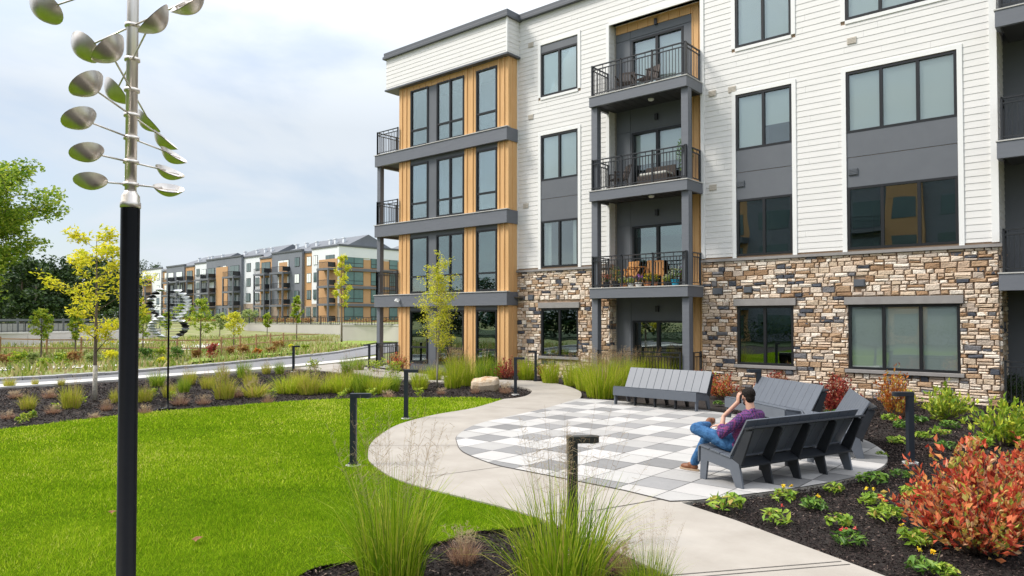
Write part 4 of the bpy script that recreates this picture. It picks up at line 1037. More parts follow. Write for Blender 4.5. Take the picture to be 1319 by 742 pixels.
for i,(py,e) in enumerate(rows):
    z=H+(410-py)*WD/922*1.005
    if e is not None:
        ex,ey=G(e[0],e[1],z);vx,vy=ex-WX,ey-WY
        if py==-28: vx,vy=ex-WX,ey-WY
        r=math.hypot(vx,vy);r=min(max(r,.19),.85)
        a=math.atan2(vy,vx)
        if 0: print(i,round(r,2),round(math.degrees(a)))
    else: a=prev[0]+.55;r=prev[1]+.03
    prev=(a,r)
    c=MB();c.lathe((WX,WY,z-.012),[(.033,0),(.043,.003),(.043,.021),(.033,.024)],20);cc=c.build('collar','steel',W,smooth=True)
    p=np.array([WX,WY,z]);d=np.array([math.cos(a),math.sin(a),0]);tg=np.array([-d[1],d[0],0])
    for s in (1,-1):
        dd=d*s;tt=tg*s
        # convex face turned to the photographer's side for the first cup of each arm
        arm=MB();arm.tube([p+dd*.035,p+dd*(r-.02)],.0055,8);arm.build('arm','steel',W,smooth=True)
        u=tt*(.34,.38,.46,.54,.62,.72,.72,.6,.6,.6)[i]+np.array([0,0,-.62])
        cm=MB();rc_=.088+.0058*i;cup(cm,p+dd*(r+.015),u,dd,rc_);cm.tube([p+dd*(r-rc_*.7)+u*.01,p+dd*(r+rc_*.95)+u*.01],.004,6)
        cm.build('cup','steel',W,smooth=True)

# small helix spinner
sx,sy=G(216,527)
T2=thing('wind_spinner','slim double helix wind spinner of white and dark cups on a thin pole','sculpture',(sx,sy,0),world=True)
q=MB();q.lathe((sx,sy,0),[(.2,0),(.2,.04),(.03,.041),(.024,.3),(.02,3.0),(.008,3.05)],14);q.build('pole','pole_black',T2,smooth=True)
for lo,hi,n,rm_,ph in ((2.12,2.92,10,.46,.0),(1.72,2.24,8,.38,1.9)):
    for k in range(n):
        t=(k+.5)/n;z=lo+(hi-lo)*t;r=rm_*math.sin(PI*(t*.86+.07))**.8;a=IR+ph*.15+(t-.5)*.6
        for s in (1,-1):
            d=np.array([math.cos(a),math.sin(a),0])*s;tt=np.array([-d[1],d[0],0])
            q=MB();c=np.array([sx,sy,z])+d*r;q.tube([(sx,sy,z),tuple(c)],.004,5)
            cup(q,c,tt*.25*s+np.array([0,0,-.9 if s>0 else .9]),d,.10)
            q.build('cup','spinner_white' if (s>0)^(lo<2) or k%3==0 else 'spinner_dark',T2,smooth=True)

# ================================================================ BOULDER
bx,by=G(625,504)
q=MB();q.ell((0,0,.2),(.42,.28,.26),18,12);o=q.build('boulder','boulder');shift_origin(o,(0,0,0));o.location=(bx-.1,by+.1,-.02);o.rotation_euler.z=IR
co=np.empty(len(o.data.vertices)*3,np.float32);o.data.vertices.foreach_get('co',co);co=co.reshape(-1,3)
co[:,0]=np.sign(co[:,0])*np.abs(co[:,0]/.42)**.55*.42;co[:,1]=np.sign(co[:,1])*np.abs(co[:,1]/.28)**.6*.28;zz=(co[:,2]-.2)/.26;co[:,2]=.2+np.sign(zz)*np.abs(zz)**.6*.24
co+= .02*np.sin(co[:,[1,2,0]]*17+1)+.012*np.sin(co[:,[2,0,1]]*41);co[:,2]*=1+.25*co[:,0];o.data.vertices.foreach_set('co',co.ravel())
tag(o,'pale tan boulder at the tip of the mulch bed by the path','boulder')

# ================================================================ ORNAMENTAL GRASSES
GR={}
def gproto(key,mat,h,w,n,bw,plume=None,tight=.28,droop=.6,pm_='seed_plume'):
    GR[key]=dict(mat=mat,h=h,w=w,n=n,bw=bw,plume=plume,tight=tight,droop=droop,pm=pm_,objs=[])
gproto('fore','grass_fore',.98,1.25,520,.011,(1.2,1.25,34,.40,30,.0011,.075),.42,1.0,'seed_fore')
gproto('mid','grass_lime',.9,.9,460,.014,(1.0,.6,14,.2,10,.003,.05),.55,.7,'seed_brown')
gproto('tall','grass_lime',1.22,1.1,680,.015,(1.38,.9,46,.3,14,.0036,.06),.6,.6,'seed_brown')
gproto('deep','grass_deep',.85,.85,420,.014,(.92,.5,8,.2,8,.003,.05),.55,.7)
gproto('olive','grass_olive',.62,.75,380,.013,(.7,.5,12,.2,10,.003,.05),.55,.8)
gproto('tan','grass_tan',.3,.45,260,.006,(.38,.4,24,.14,12,.0022,.05),.5,.8)
GC={}
def grass(key,px,py,top,w,label,group,z=0.,var=None,xy=None,hm=None,wm=None):
    g=GR[key]
    if xy is None: x,y=G(px,py);d=dist(x,y);h=(py-top)*d/922;wd=w*d/922
    else: x,y=xy;h,wd=hm,wm
    v=R.randint(0,1) if var is None else var
    k=(key,v)
    if k not in GC:
        t=thing('ornamental_grass',label,'grass clump',group=group)
        q=MB();grass_mesh(q,g['h'],g['w'],g['n'],g['bw'],g['tight'],g['droop']);q.build('blades',g['mat'],t)
        if g['plume']:
            q=MB();plume_mesh(q,*g['plume']);q.build('seed_heads',g['pm'],t)
        GC[k]=t;t['group']=group;o=t
    else: o=copytree(GC[k],(0,0,0),0,label);o['group']=group
    o.location=(x,y,z);o.rotation_euler.z=R.uniform(0,6.28);s=h/(g['plume'][0] if g['plume'] else g['h'])*{'fore':1,'tan':1,'tall':1.2,'mid':1.28}.get(key,1.45);sw_=wd/g['w']*{'fore':1,'tan':1.15}.get(key,1.4);o.scale=(sw_,sw_,s)
    return o
G1='ornamental grass clumps in the front bed'
grass('fore',505,752,528,185,'big green grass clump with airy heads at the lower left of the path','foreground grass clumps',var=0)
grass('fore',722,768,535,240,'big green grass clump wrapped around the bronze bollard light','foreground grass clumps',var=1)
grass('fore',835,790,655,110,'low thin grass clump at the path corner beside the big bollard clump','foreground grass clumps',var=0)
grass('tan',597,725,678,55,'russet dried tuft in the foreground mulch between the two big grass clumps','foreground grass clumps')
grass('tan',800,742,690,55,'russet tuft at the foot of the clump round the bronze bollard','foreground grass clumps')
bed=[('olive',12,499,487,14,'sparse olive tuft by the pavement at the far left end of the bed'),
('tan',20,513,502,24,'pinkish tuft in the left end of the bed'),('tan',10,540,528,22,'russet tuft at the lawn edge, lower left end of the bed'),('olive',36,528,508,20,'upright olive clump left of the wrapped yellow tree, near the lawn'),
('olive',45,497,488,8,'thin tuft against the pavement left of the yellow tree'),('olive',79,496,488,9,'second thin tuft against the pavement by the yellow tree'),
('tan',64,513,500,24,'pinkish tuft two steps left of the yellow tree'),('tan',68,533,521,24,'russet tuft at the lawn edge below the yellow tree'),('olive',92,526,495,26,'bushy olive clump just left of the wrapped trunk'),
('tan',122,540,531,20,'low pink tuft on the lawn edge below the wrapped trunk'),('tan',137,529,513,20,'pink tuft right of the wrapped trunk'),('olive',150,519,501,15,'olive clump just left of the big black pole'),
('tan',187,534,520,20,'pink tuft just right of the big black pole at the lawn'),('olive',186,518,498,22,'olive clump right behind the big black pole'),
('deep',202,498,479,21,'round green clump behind the small spinner'),('tan',232,522,505,30,'pinkish tuft right of the spinner footing'),('olive',244,496,476,17,'yellowish clump against the pavement right of the spinner'),('deep',237,506,486,16,'bright green clump to the right of the spinner pole'),
('tan',262,521,508,24,'pink tuft at the lawn edge below the olive row'),('olive',287,490,471,17,'olive clump by the pavement left of the first far bollard'),('olive',289,514,484,28,'wide olive feathery clump in mid bed'),
('tan',305,512,497,24,'tan tuft between the two wide olive clumps'),('deep',314,487,467,19,'upright green clump at the pavement in mid bed'),('olive',330,511,493,36,'low spreading tan green clump beside the lawn'),
('olive',343,482,468,12,'small clump just left of the far bollard by the pavement'),('deep',360,482,467,13,'green clump directly left of the far bollard'),
('mid',372,507,481,38,'bright lime clump at the lawn edge below the far bollard'),('olive',397,508,479,30,'olive clump next to the bright lime clump'),('mid',417,506,486,28,'short lime clump in the middle of the dense row'),
('mid',441,506,478,32,'lime clump near the end of the dense row'),('deep',466,507,478,26,'deep green clump at the end of the dense row'),('mid',484,507,480,34,'wide lime clump at the right end of the dense row'),
('tan',500,513,502,20,'pink tuft at the lawn edge below the dense row'),('tan',568,508,499,16,'tiny russet tuft below the slender birch'),('olive',218,512,494,18,'olive clump between the small spinner and the lawn'),('olive',268,501,482,20,'golden clump below the pavement right of the spinner'),('olive',322,498,480,18,'golden clump in the middle of the bed left of the far bollard'),('olive',385,497,478,22,'golden clump behind the bright lime one in the dense row'),
('olive',430,497,478,22,'golden clump behind the middle of the dense row'),('olive',456,496,478,22,'golden clump behind the end of the dense row'),('deep',506,504,480,22,'green clump closing the dense row beside the lawn bollard'),('tan',345,520,506,20,'pinkish tuft on the lawn edge below the low spreading clump'),('tan',160,530,514,20,'pink tuft hugging the left side of the big black pole'),
('tan',612,507,495,16,'russet tuft just left of the boulder'),('tan',650,507,492,22,'russet tuft between boulder and bollard')]
for r_ in bed: grass(*r_,G1)
G2='lime grass clumps along the building'
for r_ in [('deep',448,484,461,18,'upright green clump by the walk junction'),('deep',462,478,461,16,'green clump beside the corner of the cedar bay'),
('mid',541,502,472,24,'lime clump left of the slender birch'),('mid',560,491,468,20,'pale lime clump behind the slender birch stems'),('mid',583,500,463,26,'tall lime clump right of the slender birch'),('mid',601,497,464,24,'lime clump between birch and boulder, front row'),
('deep',622,488,460,24,'green clump right behind the boulder'),('deep',640,489,464,20,'green clump behind the boulder at the last cedar post'),('tall',590,485,452,30,'feathery brown headed clump against the bay glass'),
('mid',678,490,457,25,'lime clump between the two path bollards'),('mid',709,495,460,25,'lime clump under the left stone base window'),('mid',736,498,462,24,'lime clump right of the left stone base window sill'),
('tall',757,503,460,34,'tall feathery clump left of the largest lime clump'),('tall',775,512,456,44,'largest lime clump in front of the left balcony post'),('tall',797,502,456,36,'tall feathery clump behind the left end of the far bench'),
('tall',818,498,455,34,'tall feathery clump behind the middle of the far bench'),('tall',840,497,457,34,'tall feathery clump behind the far bench near the balcony door'),('tall',858,495,462,26,'last feathery clump left of the right balcony post'),
('tan',1094,531,505,14,'tan tuft at the stone wall right of the crimson maple bush'),('tan',1167,538,512,16,'tan tuft at the stone wall behind the bollard head'),('tan',953,506,488,14,'pale tan tuft between the red bush and the seated man')]: grass(*r_,G2)

# ================================================================ LEAFY SHRUBS
def oriented_leaves(mb,C,D,size,aspect,rnd=None):
    n=len(C);D=D/np.linalg.norm(D,axis=1)[:,None];u=unit(n);w=np.cross(D,u);w/=np.linalg.norm(w,axis=1)[:,None];nn=np.cross(w,D)
    L=size*NR.uniform(.55,1.2,n)[:,None];W=L/aspect
    V=np.stack([C,C+D*L*.5+w*W/2+nn*W*.2,C+D*L-nn*L*.12,C+D*L*.5-w*W/2+nn*W*.2],1).reshape(-1,3);i=np.arange(n)[:,None]*4
    r=NR.uniform(0,1,n) if rnd is None else rnd
    mb.raw(V,np.concatenate([i+np.array([[0,1,2]]),i+np.array([[0,2,3]])]),np.concatenate([r,r]))
def shoot_shrub(name,px,py,top,w,mat,leaf,n,label,cat,group=None,shoots=60,aspect=2.2,**kw):
    x,y=G(px,py);d=dist(x,y);h=(py-top)*d/922;wd=w*d/922
    t=thing(name,label,cat,(x,y,0),R.uniform(0,6),group);q=MB();f=MB();per=max(3,n//shoots)
    for k in range(shoots):
        a=R.uniform(0,2*PI);el=R.random()**.75;rr=wd*.5*math.sin(el*PI/2*.98)*R.uniform(.5,1.1);hh=h*(math.cos(el*PI/2*.86)**.6)*R.uniform(.62,1.06)
        a2=a+R.uniform(-.3,.3);e=np.array([math.cos(a2)*rr,math.sin(a2)*rr,max(hh,.08*h)]);b=np.array([math.cos(a)*.05*wd,math.sin(a)*.05*wd,-.01])
        s=np.linspace(0,1,5)[:,None];m1=np.array([e[0]*.62,e[1]*.62,e[2]*.42]);P=(1-s)**2*b+2*s*(1-s)*m1+s*s*e
        q.tube(P,[.003+.004*wd,.0025+.003*wd,.002+.002*wd,.0018,.001],4)
        tt=NR.uniform(.22,1.02,per)[:,None];C=(1-tt)**2*b+2*tt*(1-tt)*m1+tt*tt*e+NR.normal(0,.012*wd+.004,(per,3))
        T=2*(1-tt)*(m1-b)+2*tt*(e-m1);T/=np.linalg.norm(T,axis=1)[:,None]
        D=T*.8+unit(per)*.9+np.array([0,0,.25]);tone=R.uniform(-.18,.18);r=np.clip(NR.uniform(0,1,per)+tone,0,.999)
        C[:,2]=np.clip(C[:,2],.015,None);oriented_leaves(f,C,D,leaf,aspect,r)
    q.build('stems','bark',t);f.build('foliage',mat,t);return t
def shrub(name,px,py,top,w,mat,leaf,n,label,cat,group=None,xy=None,hm=None,wm=None,z=0.,stems=7,clumps=16,aspect=2.0,flat=.6,skirt=.35):
    if xy is None: x,y=G(px,py,z);d=dist(x,y);h=(py-top)*d/922;wd=w*d/922
    else: x,y=xy;h,wd=hm,wm
    t=thing(name,label,cat,(x,y,z),R.uniform(0,6),group)
    q=MB();tips=[]
    for k in range(stems):
        a=2*PI*k/stems+R.uniform(-.4,.4);rr=wd*.42*R.uniform(.35,1);hh=h*R.uniform(.55,.92)
        e=np.array([math.cos(a)*rr,math.sin(a)*rr,hh]);m1=e*np.array([.45,.45,.55])
        q.tube([(math.cos(a)*.04,math.sin(a)*.04,-.02),m1,e],[.006*wd+.003,.004*wd+.002,.0015],5);tips.append(e);tips.append(m1*.4+e*.6)
        for j in range(3):
            e2=m1+(e-m1)*R.uniform(.1,.8)+np.array([R.uniform(-.2,.2)*wd,R.uniform(-.2,.2)*wd,R.uniform(.05,.3)*h]);e2[2]=min(e2[2],h*.97)
            q.tube([m1*.6+e*.4,e2],[.004*wd+.001,.0012],4);tips.append(e2)
    q.build('stems','bark',t)
    f=MB();tips=np.array(tips)
    per=n//len(tips)
    C=np.concatenate([clump_pts(tp,(wd*.15,wd*.15,h*.14),per) for tp in tips])
    if skirt: C=np.concatenate([C,clump_pts((0,0,h*.38),(wd*.47,wd*.47,h*.36),int(n*skirt))])
    C[:,2]=np.clip(C[:,2],.02,None)
    leaves(f,C,leaf,aspect,flat)
    f.build('foliage',mat,t);return t
shoot_shrub('red_shrub',1258,712,574,205,'leaf_red',.08,4300,'large fiery red shrub filling the lower right corner of the mulch','shrub',shoots=150,aspect=1.9)
shoot_shrub('red_shrub',1345,668,570,170,'leaf_red',.076,3800,'red shrub behind the corner one, running out of the right edge','shrub',shoots=110,aspect=1.9)
shoot_shrub('yellow_shrub',1222,543,494,74,'leaf_lime',.13,800,'yellow green leafy shrub against the stone wall left of its pair','shrub',stems=9)
shoot_shrub('yellow_shrub',1292,574,515,100,'leaf_lime',.13,1000,'wide yellow green shrub below the dark evergreen','shrub',stems=10)
shoot_shrub('yellow_shrub',1325,560,520,60,'leaf_yellow',.09,420,'yellow leaved shrub cut by the right edge of the picture','shrub',stems=8)
shrub('evergreen_shrub',1308,522,484,46,'leaf_forest',.06,1100,'dark green mounded evergreen beside the right balcony terrace','shrub',stems=10)
shoot_shrub('barberry_bush',905,508,477,38,'leaf_crimson',.085,1000,'small crimson bush at the foot of the right balcony post','shrub')
shoot_shrub('barberry_bush',930,514,479,52,'leaf_red',.085,1240,'orange red bush between the far bench and the stone wall','shrub')
shrub('green_perennial',898,497,474,32,'leaf_green',.09,260,'broad leaved dark green plant behind the right end of the far bench','plant')
shoot_shrub('barberry_bush',1000,506,480,50,'leaf_crimson',.085,960,'crimson bush by the stone wall behind the middle bench','shrub')
shoot_shrub('crimson_maple',1078,534,484,56,'leaf_crimson',.085,2400,'feathery crimson bush at the stone wall between two benches','shrub',stems=9)
shoot_shrub('orange_shrub',1152,538,472,44,'leaf_orange',.09,1000,'tall thin orange and green bush below the triple window','shrub',stems=6)
shoot_shrub('yellow_shrub',1168,528,498,28,'leaf_yellow',.09,160,'small yellow bush under the triple window sill','shrub',stems=5)
shoot_shrub('barberry_bush',652,490,459,36,'leaf_crimson',.085,840,'crimson bush at the foot of the last cedar post','shrub')
shoot_shrub('barberry_bush',514,478,453,36,'leaf_red',.085,840,'bright red bush at the left corner of the cedar bay','shrub')
shoot_shrub('barberry_bush',536,474,454,26,'leaf_crimson',.085,640,'dark red bush in front of the first bay window','shrub')
shoot_shrub('barberry_bush',560,476,455,28,'leaf_red',.085,640,'red bush behind the slender birch at the bay glass','shrub')
shoot_shrub('barberry_bush',700,490,469,26,'leaf_crimson',.085,520,'low crimson bush between two lime clumps at the stone base','shrub')
shrub('green_shrub',507,488,466,26,'leaf_lime',.10,240,'loose lime leaved shrub at the end of the building walk','shrub')
shrub('green_shrub',404,487,461,20,'leaf_lime',.09,200,'loose green shrub standing above the dense grass row','shrub')
shrub('green_shrub',484,480,462,24,'leaf_lime',.09,220,'small lime shrub near the far corner bollard','shrub')
# low perennials in the right-hand mulch 
PG='small perennials in the right mulch bed'
per=[(936,660,48,'broad green perennial at the corner where patio and path meet',0),(1010,646,34,'green perennial with a yellow flower behind the near bench feet','y'),(1003,676,42,'perennial with red blooms between near bench and path','r'),
(1048,658,34,'perennial with two orange yellow flowers beside the near bench','y'),(1074,636,28,'small green plant right of the near bench end',0),(1123,625,38,'green plant at the right tip of the patio',0),
(1141,672,44,'large yellow flowered perennial in mid mulch','y'),(1124,652,34,'yellow flowered plant just above the large yellow one','y'),(1081,680,36,'plain green plant near the path, upper of a pair',0),
(1094,704,42,'green plant with a red bud near the path, lower of a pair','r'),(1180,705,50,'loose leafy plant left of the big red shrub with one yellow bloom','y'),(1190,740,44,'leafy plant cut by the bottom edge of the picture','y'),
(1215,745,36,'small shoots at the bottom edge under the red shrub',0),(1147,544,22,'green sprig below the orange bush',0),(1161,553,22,'pink tipped plant left of the bollard in the mulch','r'),(1184,546,22,'green sprig right of the mulch bollard head',0),
(1189,566,22,'tiny lime plant right of the mulch bollard',0),(1212,563,26,'green plant under the left yellow green shrub',0),(1224,553,24,'bushy sprout at the foot of the left yellow green shrub',0),(1155,573,24,'thin plant left of the mulch bollard post',0),
(1159,618,26,'green plant left of the red shrub, near the bollard foot',0),(1177,643,34,'dark green plant at the left flank of the red shrub',0),(1219,580,26,'green plant above the red shrub',0),(1262,578,34,'yellowing plant between red shrub and wide yellow green shrub','r'),
(1073,540,24,'lime plant under the crimson maple bush',0),(1136,590,16,'tiny sprout just off the patio edge',0),(925,523,14,'lime sprig at the right foot of the far bench',0)]
for i,(px,py,w,l,fl) in enumerate(per):
    x,y=G(px,py);d=dist(x,y);wd=1.15*w*d/922;h=wd*.42
    t=thing('perennial_plant',l,'plant',(x,y,.012),R.uniform(0,6),PG)
    f=MB();n=int(60+R.random()*40)
    a=NR.uniform(0,2*PI,n);rr=np.sqrt(NR.uniform(0,1,n))*wd*.4;C=np.stack([np.cos(a)*rr,np.sin(a)*rr,h*(.25+.75*NR.uniform(0,1,n)*(1-(rr/(wd*.5))**2*.7))],1)
    leaves(f,C,min(.12,wd*.26),2.4,.5,up=1.2);f.build('foliage',R.choice(['leaf_peren','leaf_green','leaf_peren']),t)
    if fl:
        f=MB();k=R.choice((1,2,3))
        for j in range(k):
            c=(R.uniform(-.35,.35)*wd,R.uniform(-.35,.35)*wd,h*R.uniform(1.0,1.5));f.tube([(c[0]*.6,c[1]*.6,0.02),c],.002,4,r=.3)
        f.build('stems','stem_green',t)
        f=MB()
        for j in range(k):
            b=MB
            c=(R.uniform(-.35,.35)*wd,R.uniform(-.35,.35)*wd,h*R.uniform(1.0,1.4));leaves(f,np.array([c]*7)+NR.normal(0,.008,(7,3)),.035,1.6,.4)
        f.build('flowers','petal_yellow' if fl=='y' else 'petal_red',t)

# small leafy fillers in the front bed
for px,py,w,l in ((104,522,16,'yellow green sprout left of the big black pole'),(28,546,16,'bright green sprout at the lawn edge, far left'),(41,540,14,'lime sprout beside the left lawn edge'),(197,511,14,'yellow sprout left of the spinner pole'),(222,518,18,'green sprout at the spinner footing'),
    (440,515,18,'low green sprout below the dense row'),(478,514,18,'lime sprout under the right end of the dense row'),(350,513,16,'green sprout by the lawn in mid bed'),(73,529,12,'small sprout in the mulch below the thin tufts'),(540,512,16,'lime sprout left of the birch stems'),(300,508,12,'tiny sprout in mid bed mulch')):
    shrub('green_sprout',px,py,py-w*.8,w,'leaf_lime',.07,90,l,'plant','leafy sprouts in the front bed',stems=3)

# ================================================================ MEADOW SHRUBS BEYOND THE ROAD
MG='shrubs in the meadow beyond the road'
for px,py,tp,w,m_,l in ((5,470,455,26,'leaf_rust','tan brush at the left edge of the meadow'),(23,471,453,24,'leaf_lime','green yellow bush at the left end of the meadow'),(41,469,452,18,'leaf_pale','pale meadow bush left of the yellow tree'),(56,474,461,20,'leaf_lime','low lime bush near the kerb left of the yellow tree'),
 (78,471,455,18,'leaf_lime','lime bush under the yellow tree crown'),(96,470,452,22,'leaf_rust','rusty brush behind the yellow tree trunk'),(143,466,449,30,'leaf_yellow','bright yellow bush between yellow tree and black pole'),(187,466,448,20,'leaf_green','green bush just right of the black pole, beyond the road'),
 (206,462,446,20,'leaf_lime','lime bush behind the small spinner'),(208,468,461,14,'leaf_yellow','orange yellow low bush beside the spinner'),(227,464,447,22,'leaf_green','green bush at the split rail corner post'),(273,464,442,18,'leaf_crimson','red leaved bush in front of the split rail fence'),
 (296,458,447,12,'leaf_rust','small rusty bush right of the red one'),(314,459,443,18,'leaf_rust','rust brown bush between fence and road'),(331,457,449,12,'leaf_orange','small orange bush near the kerb'),(350,455,447,14,'leaf_rust','dry brown tuft bush near the verge'),
 (359,453,438,20,'leaf_rust','large rust bush at the verge'),(377,453,444,12,'leaf_yellow','low yellow bush at the verge'),(392,452,444,10,'leaf_lime','low lime bush at the end of the meadow'),(253,462,450,12,'leaf_rust','small russet bush left of the red one'),
 (168,468,455,16,'leaf_lime','bush hidden partly by the black pole'),(119,468,453,20,'leaf_pale','pale bush behind the trunk wrap')):
    shrub('meadow_shrub',px,py,tp,w,m_,.14,260,l,'shrub',MG,stems=6,aspect=1.8)
# meadow tufts + weeds as one mass
ms=MB();n=60000
X=NR.uniform(-80,-31,n);Y=NR.uniform(-4,60,n)
def cx_at(y): return np.interp(y,[p[1] for p in curb],[p[0] for p in curb])
ok=(X<cx_at(Y)-.6)&~((Y>36)&(X>-58))
X,Y=X[ok],Y[ok];pat=np.sin(X*.9+np.sin(Y*.7)*2)*np.sin(Y*.8+X*.2);ok=(pat+NR.normal(0,.4,len(X)))>-.15;X,Y=X[ok],Y[ok];n=len(X)
blades(ms,np.stack([X,Y,np.full(n,-.05)],1),NR.uniform(.1,.55,n),NR.uniform(.05,.3,n),NR.uniform(.05,.13,n),2)
tag(ms.build('meadow_grass','meadow_blade'),'rough tan and green meadow grass beyond the road','grass',kind='stuff')

# ================================================================ TREES
def tree(name,x,y,z,h,w,tr,leafm,leaf,per,label,group=None,clear=.3,nb=14,up=.6,seed=1,barkm='bark',spread=.10,wrap=False,aspect=2.2,flat=.6,levels=1,droop=0,multi=1):
    t=thing(name,label,'tree',(x,y,z),0,group)
    allt=[];q=MB()
    for m_ in range(multi):
        mb,tips=branch_tree(h*(1-.1*m_),w,tr,clear,nb,levels,lean=((R.uniform(-.08,.08),R.uniform(-.08,.08)) if multi>1 else (0,0)),up=up,seed=seed+m_)
        q.V+=mb.V
        for A,B_ in ((q.F3,mb.F3),(q.F4,mb.F4)):
            A+= [(f+q.n,r,mm) for f,r,mm in B_]
        q.FN+=[([i+q.n for i in f],r,mm) for f,r,mm in mb.FN];q.n+=mb.n;allt.append(tips)
    tips=np.concatenate(allt)
    q.build('trunk',barkm,t,smooth=True)
    f=MB();s=w*spread
    C=np.concatenate([clump_pts(tp,(s,s,s*.7),max(1,int(per*R.uniform(.3,1.6)))) for tp in tips])
    if droop: C[:,2]-=NR.uniform(0,droop,len(C))
    leaves(f,C,leaf,aspect,flat);f.build('crown',leafm,t)
    if wrap:
        q=MB();q.tube([(0,0,.02),(0.004,0,.45),(.01,0,.95)],[tr*1.25,tr*1.15,tr*1.1],12);q.build('trunk_wrap','tree_wrap',t,smooth=True)
    return t
x,y=G(122,517);tree('young_tree',x,y,0,4.6,2.75,.05,'leaf_yellow',.135,21,'young yellow leaved tree with a white wrapped trunk beside the black pole',clear=.27,nb=17,up=.45,seed=5,wrap=True,spread=.075,aspect=2.6)
x,y=G(563,499);tree('slender_tree',x,y,0,4.3,1.75,.022,'leaf_locust',.08,12,'slender yellow green birch in front of the cedar bay windows',clear=.24,nb=16,up=1.3,seed=11,barkm='bark_pale',spread=.09,multi=3)
FT='young trees in the meadow below the far building'
for i,(px,py,tp,w,lm,l,zz) in enumerate(((53,463,398,34,'leaf_lime','small lime tree left of the yellow tree in the meadow',0),(97,462,402,22,'leaf_lime','thin lime sapling just behind the yellow tree',0),(184,455,398,28,'leaf_lime','yellow green sapling right of the black pole',0),
 (258,461,384,38,'leaf_lime','bright lime young tree in front of the far building',0),(301,450,402,32,'leaf_locust','orange yellow young tree left of the retaining wall',0),(344,436,404,14,'leaf_lime','small lime sapling at the left end of the retaining wall',0),
 (382,439,380,17,'leaf_lime','narrow lime tree against the retaining wall',0),(440,441,325,32,'leaf_locust','tall narrow golden tree in front of the corner of the far building',0),(236,436,392,24,'leaf_lime','lime sapling behind the small spinner',0),
 (214,440,402,18,'leaf_lime','lime sapling peeking left of the spinner',0),(283,436,405,22,'leaf_pale','pale leaved sapling behind the orange yellow tree',0),(320,430,400,26,'leaf_pale','pale round young tree near the wall end',0))):
    x,y=G(px,py);d=dist(x,y);h=(py-tp)*d/922;wd=w*d/922
    tree('young_tree',x,y,0,h,wd,.03+.006*h,lm,.2 if d<60 else .3,9,l,FT,clear=.36,nb=12,up=1.2 if w/(py-tp)<.45 else .6,seed=20+i,spread=.13)
# big tree at the left edge
d=40;px=-46;l_=(px-659.5)/922*d;bx_,by_=l_*CC-d*SS,l_*SS+d*CC
t=thing('maple_tree','large leafy green maple at the left edge of the picture','tree',(bx_,by_,0))
mb,tips=branch_tree(11.3,9.3,.22,.2,20,2,up=.5,seed=3);mb.build('trunk','bark',t,smooth=True)
f=MB();C=np.concatenate([clump_pts(tp,(.85,.85,.5),R.randint(50,120)) for tp in tips]);leaves(f,C,.24,1.5,.45);f.build('crown','leaf_maple',t)
# woods behind
def crown(f,c,r,h,n,leaf):
    k=int(9+h);cs=[np.array(c)+np.array([R.gauss(0,.42)*r,R.gauss(0,.42)*r,R.uniform(-.5,.5)*h]) for _ in range(k)]
    for p in cs: leaves(f,clump_pts(p,(r*.42,r*.42,h*.14),n//k),leaf,1.4,.6)
tk=MB();f=MB()
for px in range(-80,205,9):
    d=R.uniform(112,150);l_=(px-659.5)/922*d;x,y=l_*CC-d*SS,l_*SS+d*CC
    tpy=np.interp(px,[-80,0,40,100,150,205],[320,325,338,334,340,345])+R.uniform(-7,10)
    hh=(410-tpy)*d/922+2.2;zb=float(hgt(np.array(x),np.array(y)))
    if px>160: d=260;l_=(px-659.5)/922*d;x,y=l_*CC-d*SS,l_*SS+d*CC;hh=(410-tpy)*d/922+2.2;zb=2
    tk.tube([(x,y,zb-.3),(x+R.uniform(-.3,.3),y,hh*.7)],[.25,.1],6)
    crown(f,(x,y,zb+(hh-zb)*.62),4.2,(hh-zb)*.72,1500,.62)
    for _ in range(2):
        x2,y2=x+R.uniform(-3,6),y+R.uniform(-5,3);crown(f,(x2,y2,zb+1.8),2.6,3.6,260,.5)
o=tag(f.build('woods','leaf_forest'),'dark mass of woodland beyond the meadow','trees',kind='stuff')
o=tag(tk.build('woods_trunks','bark'),'trunks inside the far woodland','trees',kind='stuff')
# hedge strip of low plants at the foot of the far building
f=MB()
for k in range(150):
    u=R.uniform(-1,60);p=fp(u,R.uniform(4,8),0);leaves(f,clump_pts((p[0],p[1],p[2]+.2),(.7,.7,.6),22),.35,1.5)
for k in range(60):
    v=R.uniform(0,30);p=rp(v,R.uniform(3,7),0);leaves(f,clump_pts((p[0],p[1],p[2]+.2),(.7,.7,.6),22),.35,1.5)
tag(f.build('far_ground_cover','leaf_rust'),'low planting at the foot of the far building','plants',kind='stuff')

